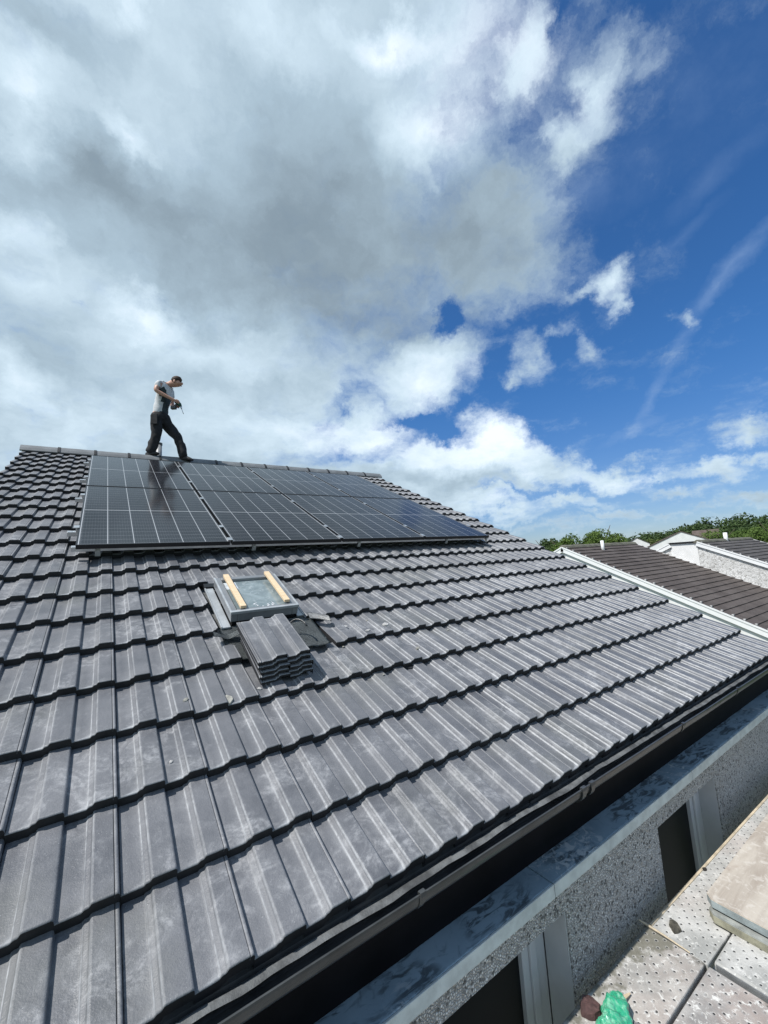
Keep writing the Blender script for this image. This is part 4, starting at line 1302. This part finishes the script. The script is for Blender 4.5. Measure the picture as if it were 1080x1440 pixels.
# the taller third house, its pebbledash side wall rising over the brown roof
X3 = 24.8
v0, v1 = Vector((0, 8.43, .10)), Vector((0, 5.87, -1.02))
plane3 = None
s3r = v0.dot(DD) ; h3 = v0.dot(NN) + S0
t3, ry3, rz3, e3 = neighbour('house', 'third house beyond with white pebbledash side wall and dark tiled roof with vent pipe', X3, 33.0, -h3, s3r - 7.2, s3r, M['grey_roof'], M['pebble_far'], y_back_flat=1.25, pipe=(28.6, 8.35, .14, .38, .095))
bm = bmesh.new()
box(bm, (X3 + .035, v0.y + .03, -2.2), (X3 + .058, v0.y + 1.22, v0.z - .02))
build('smooth_render_panel', bm, M['render_white'], t3)
bm = bmesh.new()
box(bm, (X3 - .03, v0.y - .02, v0.z - .03), (X3 + .3, v0.y + 1.3, v0.z + .05))
build('parapet_cap', bm, M['black_frame'], t3)

def gable_house(lb, centre, along, width, ridge_z, eave_drop, length, roofmat, wallmat, skew=.5):
    """gable end centred at centre (x, y); 'along' is the horizontal direction of the ridge away from the viewer"""
    al = Vector((along[0], along[1], 0)).normalized(); ac = Vector((al.y, -al.x, 0))
    c = Vector((centre[0], centre[1], 0))
    L_, R_ = c - ac * width * skew, c + ac * width * (1 - skew)
    t = thing('house', lb, 'house', (c.x, c.y, -EYE))
    bm = bmesh.new()
    zr, ze1 = ridge_z, ridge_z - eave_drop
    ze2 = ridge_z - eave_drop * (1 - skew) / skew
    pts = [(L_, -EYE), (R_, -EYE), (R_, ze2), (c, zr), (L_, ze1)]
    f0 = [bm.verts.new(p + Vector((0, 0, z))) for p, z in pts]; f1 = [bm.verts.new(p + al * length + Vector((0, 0, z))) for p, z in pts]
    bm.faces.new(f0); bm.faces.new(f1[::-1])
    for i in range(5): bm.faces.new((f0[i], f0[(i + 1) % 5], f1[(i + 1) % 5], f1[i]))
    build('wall', bm, wallmat, t)
    bm = bmesh.new()
    up = Vector((0, 0, .05))
    for p, z in ((L_, ze1), (R_, ze2)):
        a = c + Vector((0, 0, zr)) - al * .04; b = p + (p - c) * .08 + Vector((0, 0, z - (zr - z) * .08)) - al * .04
        n = 10
        for k in range(n):
            q0, q1 = a.lerp(b, k / n), a.lerp(b, (k + 1) / n)
            e = al * (length + .5)
            face(bm, [q0 + up * .6, q1 + up, q1 + e + up, q0 + e + up * .6])
            face(bm, [q1 + up * .3, q1 + up, q1 + e + up, q1 + e + up * .3])
        face(bm, [a + up * .6, b + up, b - up * .6, a - up]); 
    build('roof', bm, roofmat, t)
    bm = bmesh.new()
    for s in (.3, .7):
        p = L_.lerp(R_, s) - al * .02
        q = [p - ac * .6, p + ac * .6]
        zb = ze1 - 2.2
        face(bm, [q[0] + Vector((0, 0, zb)), q[1] + Vector((0, 0, zb)), q[1] + Vector((0, 0, zb + 1.2)), q[0] + Vector((0, 0, zb + 1.2))])
    bmesh.ops.solidify(bm, geom=bm.faces[:], thickness=.03)
    build('window', bm, M['glass_dark'], t)
    return t
M['far_roof_brown'] = old_tile_material('far_brown_tile', (.085, .060, .048), (.13, .10, .085))
M['far_wall_pink'] = simple('far_wall_pinkish', (.62, .56, .52), .85, var=.08, scale=1)
gable_house('white gabled house with brown roof rising behind the third house', (42.4, 15.5), (.93, .42), 5.6, 1.2, 1.35, 9, M['far_roof_brown'], M['render_white'], skew=.52)
gable_house('distant brown roofed house in front of the wood, right of the white gable', (104.2, 36.0), (.30, -1), 7, 2.8, 1.9, 4.0, M['far_roof_brown'], M['far_wall_pink'])
gable_house('tiny distant white gabled house between the near trees and the wood', (56.8, 25.75), (1, .5), 2.6, 1.3, .8, 6, M['grey_roof'], M['render_white'])

# ------------------------------------------------------------------ trees
def crown(bm, leaf_l, c, rx, ry, rz, n, size, seed, lobes=14):
    rr = random.Random(seed)
    cl = []
    for k in range(lobes):
        while True:
            p = Vector((rr.uniform(-1, 1), rr.uniform(-1, 1), rr.uniform(-.8, 1)))
            if p.length < 1: break
        p = p.normalized() * rr.uniform(.30, .70)
        cl.append((p, rr.uniform(.32, .5), rr.random()))
    for k in range(n):
        p, r, sh = cl[rr.randrange(lobes)]
        d = Vector((rr.gauss(0, 1), rr.gauss(0, 1), rr.gauss(0, 1))).normalized()
        q = p + d * r * rr.uniform(.72, 1.05)
        if rr.random() < .10: q = q * 1.04
        w = Vector((c[0] + q.x * rx, c[1] + q.y * ry, c[2] + q.z * rz))
        s = size * rr.uniform(.6, 1.4)
        nrm = (d + Vector((rr.gauss(0, .6), rr.gauss(0, .6), rr.gauss(.25, .6)))).normalized()
        a = nrm.orthogonal().normalized(); a = (Matrix.Rotation(rr.random() * 6.28, 3, nrm) @ a)
        b = nrm.cross(a)
        vs = [bm.verts.new(w + a * s), bm.verts.new(w + b * s * .6 + a * s * .1), bm.verts.new(w - a * s * .9), bm.verts.new(w - b * s * .6)]
        lv = min(1, max(0, sh * .55 + rr.random() * .45))
        for v in vs: v[leaf_l] = lv
        bm.faces.new(vs)

def trunk_bm(x, y, h, r, seed):
    rr = random.Random(seed); bm = bmesh.new()
    pts = [Vector((x, y, -EYE - .05))]
    for k in range(1, 6): pts.append(Vector((x + rr.uniform(-.15, .15), y + rr.uniform(-.15, .15), -EYE + h * .75 * k / 5)))
    tube(bm, pts, r, 9, radii=[r * 1.3, r, r * .85, r * .7, r * .5, r * .3])
    for k in range(7):
        b = pts[2 + k % 4]; a = rr.random() * 6.28; l = h * .28
        tube(bm, [b, b + Vector((math.cos(a) * l * .5, math.sin(a) * l * .5, l * .35)), b + Vector((math.cos(a) * l, math.sin(a) * l, l * .9))], r, 6, radii=[r * .4, r * .28, r * .1])
    return bm
def tree(lb, x, y, top, rad, mat, seed, grp='trees beyond the roofs', n=17000, size=.13, squash=1.0, lobes=18):
    h = top + EYE
    t = thing('broadleaf_tree', lb, 'tree', (x, y, -EYE), grp)
    build('trunk', trunk_bm(x, y, h, .02 * h + .08, seed), M['bark'], t, smooth=True)
    bm = bmesh.new(); ll = bm.verts.layers.float.new('leaf')
    rz = h * .38
    crown(bm, ll, (x, y, top - rz * .93), rad, rad, rz, n, size, seed, lobes)
    build('crown', bm, mat, t, recalc=False)
for a in (('rounded bright green tree rising highest behind the brown roof ridge', 54.7, 29.2, 3.35, 3.4, M['leaf_mid'], 1),
          ('lower bushy green tree just left of the rounded bright tree', 48.6, 30.2, 1.75, 2.6, M['leaf_mid'], 2),
          ('small dark tree farthest left, where the main roof verge meets the sky', 49.4, 33.6, 1.9, 1.7, M['leaf_dark'], 3),
          ('olive green tree just right of the rounded bright tree', 58.3, 28.6, 1.5, 2.4, M['leaf_olive'], 4),
          ('low dark green tree left of the tiny white house', 61.5, 28.9, 1.0, 2.4, M['leaf_dark'], 5),
          ('low green tree just right of the tiny white house', 64.1, 26.6, .9, 2.2, M['leaf_olive'], 6),
          ('bright green tree behind the vent pipe of the third house', 71.8, 22.0, 1.7, 3.8, M['leaf_mid'], 7),
          ('wide bright green tree right of that vent pipe, below the wood', 73.0, 18.6, 1.75, 4.2, M['leaf_mid'], 8),
          ('tall bright green tree at the right edge of the picture', 69.0, 15.2, 2.1, 3.6, M['leaf_mid'], 9),
          ('bright green tree just outside the right edge, next to the tall one', 68.0, 9.5, 2.2, 3.8, M['leaf_olive'], 10)):
    tree(*a)

# the wood on the far rise: one mass of crowns
bm = bmesh.new(); ll = bm.verts.layers.float.new('leaf')
rr = random.Random(5)
spots = [(137, 61.6, 3.6, 5), (143, 60.5, 5.0, 6), (149, 58.6, 5.9, 6.5), (150, 54.0, 6.4, 6.5), (155, 51.5, 6.8, 7), (158, 49, 7.4, 7), (163.9, 45.3, 8.3, 7.5), (160, 41.5, 6.9, 7), (156, 38, 6.0, 7), (157, 34.5, 6.5, 7),
         (157, 31, 7.2, 7.5), (158, 26, 7.6, 8), (160, 20, 8.2, 8), (162, 12, 8.6, 9), (164, 2, 8.5, 9), (165, -8, 8, 9)]
for i, (x, y, z, r) in enumerate(spots):
    h = z + EYE
    crown(bm, ll, (x, y, z - h * .42), r, r, h * .45, 3600, .40, 100 + i, 22)
    crown(bm, ll, (x - 14, y - 3 + rr.uniform(-2, 2), z - 2.0 - h * .45), r * .9, r * .9, h * .42, 2200, .40, 150 + i, 16)
props(build('woodland', bm, M['leaf_dark'], recalc=False), 'dark wood of rounded tree crowns along the horizon on the right', 'woodland', kind='stuff')
bm = bmesh.new()
m_h = simple('hill_undergrowth', (.035, .055, .02), .95, var=.3, scale=.3)
for k in range(60):
    pass
g = [[bm.verts.new((138 + i * 12, -40 + j * 10, -EYE + (1 - math.cos(min(1, i / 3) * math.pi)) * 2.2 + .6 * mnoise.noise(Vector((i, j, 0))))) for i in range(7)] for j in range(12)]
for j in range(11):
    for i in range(6): bm.faces.new((g[j][i], g[j][i + 1], g[j + 1][i + 1], g[j + 1][i]))
props(build('hill', bm, m_h, smooth=True), kind='structure')

# ------------------------------------------------------------------ the installer on the ridge
PB = Vector((.855, 8.02, RZ))
PF, PLF = Vector((.83, -.557, 0)).normalized(), Vector((.557, .83, 0)).normalized()
def pp(f, l, z): return PB + PF * f + PLF * l + Vector((0, 0, z))
def skin(name, nodes, edges, mat, parent, sub=2, root=None):
    keys = list(nodes)
    me = bpy.data.meshes.new(name + '_cage')
    off = ROOT_LOC[root_of(parent).name]
    me.from_pydata([pp(*nodes[k][0]) - off for k in keys], [(keys.index(a), keys.index(b)) for a, b in edges], [])
    o = bpy.data.objects.new(name, me); COL.objects.link(o)
    sk = o.modifiers.new('skin', 'SKIN')
    for i, k in enumerate(keys):
        r = nodes[k][1]
        me.skin_vertices[0].data[i].radius = r if isinstance(r, tuple) else (r, r)
        me.skin_vertices[0].data[i].use_root = (k == (root or keys[0]))
    sk.use_smooth_shade = True
    ss = o.modifiers.new('sub', 'SUBSURF'); ss.levels = sub; ss.render_levels = sub
    dg = bpy.context.evaluated_depsgraph_get()
    m2 = bpy.data.meshes.new_from_object(o.evaluated_get(dg))
    o.modifiers.clear(); o.data = m2
    m2.name = name
    m2.materials.clear(); m2.materials.append(mat)
    o.parent = parent
    return o

person = thing('person', 'person in grey T-shirt and black trousers standing on the ridge, bowed over a drill', 'person', tuple(PB))
M['skin'] = NT('skin', (.50, .28, .20), .5).m
M['shirt'] = simple('shirt_light_grey', (.58, .59, .60), .9, var=.08, scale=20, bump=.2)
M['shirt_dark'] = simple('shirt_panel_dark', (.035, .05, .055), .9, var=.2, scale=20)
M['trousers'] = simple('trousers_black', (.018, .018, .020), .9, var=.4, scale=12, bump=.3)
M['hair'] = simple('hair_brown', (.05, .03, .02), .8, var=.4, scale=60, bump=.4)
M['shoe'] = simple('shoe_black', (.015, .014, .014), .6)
# one continuous body
body = {
    'pel': ((-.09, 0, .80), (.13, .10)), 'wst': ((-.06, 0, .95), (.115, .09)), 'chs': ((.0, 0, 1.18), (.14, .10)), 'ubk': ((.015, 0, 1.31), (.12, .085)),
    'nk': ((.085, 0, 1.39), .055), 'hd0': ((.160, 0, 1.405), (.072, .072)), 'hd1': ((.228, 0, 1.430), (.100, .118)), 'hd2': ((.262, 0, 1.478), (.080, .092)),
    'jaw': ((.268, 0, 1.345), (.052, .056)),
    'shR': ((.0, -.17, 1.33), .055), 'elR': ((-.03, -.235, 1.19), .043), 'wrR': ((.185, -.13, 1.07), .027), 'hnR': ((.235, -.10, 1.035), (.030, .022)),
    'shL': ((.02, .17, 1.33), .055), 'elL': ((.02, .25, 1.10), .042), 'wrL': ((.155, .09, 1.00), .028), 'hnL': ((.20, .03, .985), (.032, .024)),
    'hpR': ((-.10, -.09, .74), .088), 'knR': ((-.085, -.10, .44), .058), 'anR': ((-.20, -.10, .13), .040), 'toR': ((-.09, -.11, .085), .032),
    'hpL': ((-.04, .08, .74), .088), 'knL': ((.215, .09, .40), .058), 'anL': ((.305, .09, .055), .040), 'toL': ((.41, .08, .0), .032)}
be = [('pel', 'wst'), ('wst', 'chs'), ('chs', 'ubk'), ('ubk', 'nk'), ('nk', 'hd0'), ('hd0', 'hd1'), ('hd1', 'hd2'), ('hd1', 'jaw'), ('ubk', 'shR'), ('shR', 'elR'), ('elR', 'wrR'), ('wrR', 'hnR'),
      ('ubk', 'shL'), ('shL', 'elL'), ('elL', 'wrL'), ('wrL', 'hnL'), ('pel', 'hpR'), ('hpR', 'knR'), ('knR', 'anR'), ('anR', 'toR'), ('pel', 'hpL'), ('hpL', 'knL'), ('knL', 'anL'), ('anL', 'toL')]
# fingers grow out of the palms and close round the drill grip
def fingers(tag, palm, dirs, curl):
    for q, (df, dl, dz) in enumerate(dirs):
        a, b, c = tag + 'a%d' % q, tag + 'b%d' % q, tag + 'c%d' % q
        p = Vector(palm) + Vector((df, dl, dz))
        body[a] = (tuple(p), .0095); 
        body[b] = (tuple(p + Vector((.030, curl[1] * .012, -.012))), .0085)
        body[c] = (tuple(p + Vector((.042, curl[1] * .030, -.032))), .0075)
        be.extend([(tag, a), (a, b), (b, c)])
fingers('hnR', (.235, -.10, 1.035), ((.032, .006, .022), (.036, .006, .006), (.034, .006, -.010), (.028, .006, -.026), (.015, .030, .020)), (0, 1))
fingers('hnL', (.20, .03, .985), ((.030, -.004, .020), (.034, -.004, .005), (.032, -.004, -.010), (.026, -.004, -.024), (.014, -.030, .018)), (0, -1))
bo = skin('body', body, be, M['skin'], person)
# head detail: nose, ears, brow
bm = bmesh.new()
def blob(bm, c, rx, ry, rz, seg=14):
    r = bmesh.ops.create_uvsphere(bm, u_segments=seg, v_segments=seg - 4, radius=1)
    for v in r['verts']:
        v.co = pp(c[0] + v.co.x * rx, c[1] + v.co.y * ry, c[2] + v.co.z * rz)
    return r['verts']
blob(bm, (.326, 0, 1.392), .019, .012, .022)
nose = build('nose', bm, M['skin'], person, smooth=True)
for s in (-1, 1):
    bm = bmesh.new(); blob(bm, (.225, s * .080, 1.415), .020, .012, .030)
    build('ear', bm, M['skin'], person, smooth=True)
    bm = bmesh.new(); blob(bm, (.312, s * .030, 1.425), .010, .014, .009)
    build('eye', bm, M['hair'], person, smooth=True)
bm = bmesh.new(); blob(bm, (.308, 0, 1.352), .010, .024, .006)
build('mouth', bm, simple('lips', (.30, .13, .10), .5), person, smooth=True)
bm = bmesh.new()
vs = blob(bm, (.232, 0, 1.455), .098, .088, .088, 22)
for v in list(bm.verts):
    d = v.co - pp(.232, 0, 1.455)
    f = d.dot(PF)
    if d.z < -.012 - .75 * max(0, -f) * .4 + .85 * f: v.co.z = max(v.co.z, pp(0, 0, 1.462 - .030 + .72 * f - .02).z); v.co -= (v.co - pp(.232, 0, v.co.z - PB.z)) * .10
    v.co += Vector((mnoise.noise(v.co * 60), mnoise.noise(v.co * 70), mnoise.noise(v.co * 50))) * .004
build('hair', bm, M['hair'], person, smooth=True)
shirt = skin('shirt', {'z': ((-.072, 0, .755), (.152, .128)), 'a': ((-.065, 0, .885), (.158, .130)), 'b': ((-.055, 0, .98), (.142, .120)), 'c': ((.0, 0, 1.17), (.163, .125)), 'd': ((.012, 0, 1.30), (.135, .105)), 'n': ((.070, 0, 1.375), .068),
    'r': ((.0, -.175, 1.335), .072), 'r2': ((-.022, -.215, 1.235), .062), 'l': ((.02, .175, 1.335), .072), 'l2': ((.02, .225, 1.20), .062)},
    [('z', 'a'), ('a', 'b'), ('b', 'c'), ('c', 'd'), ('d', 'n'), ('d', 'r'), ('r', 'r2'), ('d', 'l'), ('l', 'l2')], M['shirt'], person)
shirt.data.materials.append(M['shirt_dark'])
for p in shirt.data.polygons:                    # dark side panel below the arm and across the belly side
    c = p.center
    f, l, z = c.dot(PF), c.dot(PLF), c.z
    if l < .05 and .015 + (1.1 - z) * .05 < f < .10 and z < 1.26: p.material_index = 1
for v in shirt.data.vertices:
    v.co += Vector((mnoise.noise(v.co * 14), mnoise.noise(v.co * 15 + Vector((4, 0, 0))), 0)) * .014
tr = skin('trousers', {'p': ((-.085, 0, .82), (.150, .118)), 't': ((-.075, 0, .90), (.142, .114)), 'hr': ((-.105, -.088, .72), (.112, .105)), 'kr': ((-.075, -.10, .45), (.094, .085)), 'sr': ((-.135, -.10, .27), (.088, .080)), 'ar': ((-.195, -.10, .085), (.090, .080)),
    'hl': ((-.02, .08, .72), (.110, .105)), 'kl': ((.205, .09, .405), (.092, .085)), 'sl': ((.27, .09, .22), (.084, .080)), 'al': ((.300, .09, .015), (.090, .080))},
    [('t', 'p'), ('p', 'hr'), ('hr', 'kr'), ('kr', 'sr'), ('sr', 'ar'), ('p', 'hl'), ('hl', 'kl'), ('kl', 'sl'), ('sl', 'al')], M['trousers'], person, root='p')
for v in tr.data.vertices:
    v.co += Vector((mnoise.noise(v.co * 11), mnoise.noise(v.co * 12 + Vector((4, 0, 0))), mnoise.noise(v.co * 10))) * .018
for q, (f, l, z, fz) in enumerate(((-.15, -.105, .082, 0), (.36, .085, .012, -.03))):
    bm = bmesh.new()
    vs = bmesh.ops.create_uvsphere(bm, u_segments=16, v_segments=12, radius=1)['verts']
    for v in bm.verts:
        c = v.co.copy()
        v.co = pp(f + c.x * .125, l + c.y * .048 * (1 + .15 * c.x), z + max(c.z, -.55) * .052 * (1 - .3 * c.x) + fz * c.x)
    build('shoe', bm, M['shoe'], person, smooth=True)
bm = bmesh.new()                                  # tool pocket on the thigh
box(bm, (-.02, -.012, -.11), (.09, .012, .07), .006, lambda c: pp(-.10 + c.x, -.195 + c.y, .70 + c.z))
build('tool_pocket', bm, M['trousers'], person)
# the cordless drill he holds is a thing of its own
dr = thing('cordless_drill', 'black and green cordless drill held in the hands of the person on the ridge', 'drill', tuple(pp(.30, -.05, .95)))
bm = bmesh.new(); tube(bm, [pp(.225, -.045, 1.040), pp(.265, -.045, 1.025), pp(.30, -.045, .985), pp(.325, -.045, .940)], .03, 12, radii=[.026, .036, .034, .020])
build('drill_body', bm, simple('drill_casing_dark_green', (.02, .07, .05), .45), dr, smooth=True)
bm = bmesh.new(); box(bm, (-.020, -.018, -.075), (.020, .018, .075), .008, lambda c: pp(.245 - c.z * -.45 + c.x, -.045 + c.y, .985 + c.z * .6))
build('grip', bm, M['black_plastic'], dr)
bm = bmesh.new(); box(bm, (-.045, -.032, -.024), (.045, .032, .024), .008, lambda c: pp(.195 + c.x, -.045 + c.y, .925 + c.z))
build('battery', bm, M['black_plastic'], dr)
bm = bmesh.new(); tube(bm, [pp(.325, -.045, .940), pp(.337, -.045, .90)], .016, 10, radii=[.018, .010]); tube(bm, [pp(.337, -.045, .90), pp(.372, -.045, .80)], .006, 8)
build('chuck_and_bit', bm, M['alu'], dr, smooth=True)

# ------------------------------------------------------------------ lift everything: the ground is z = 0
for o in list(scene.objects):
    if o.parent is None and o.type not in {'CAMERA', 'LIGHT'}:
        o.location.z += EYE
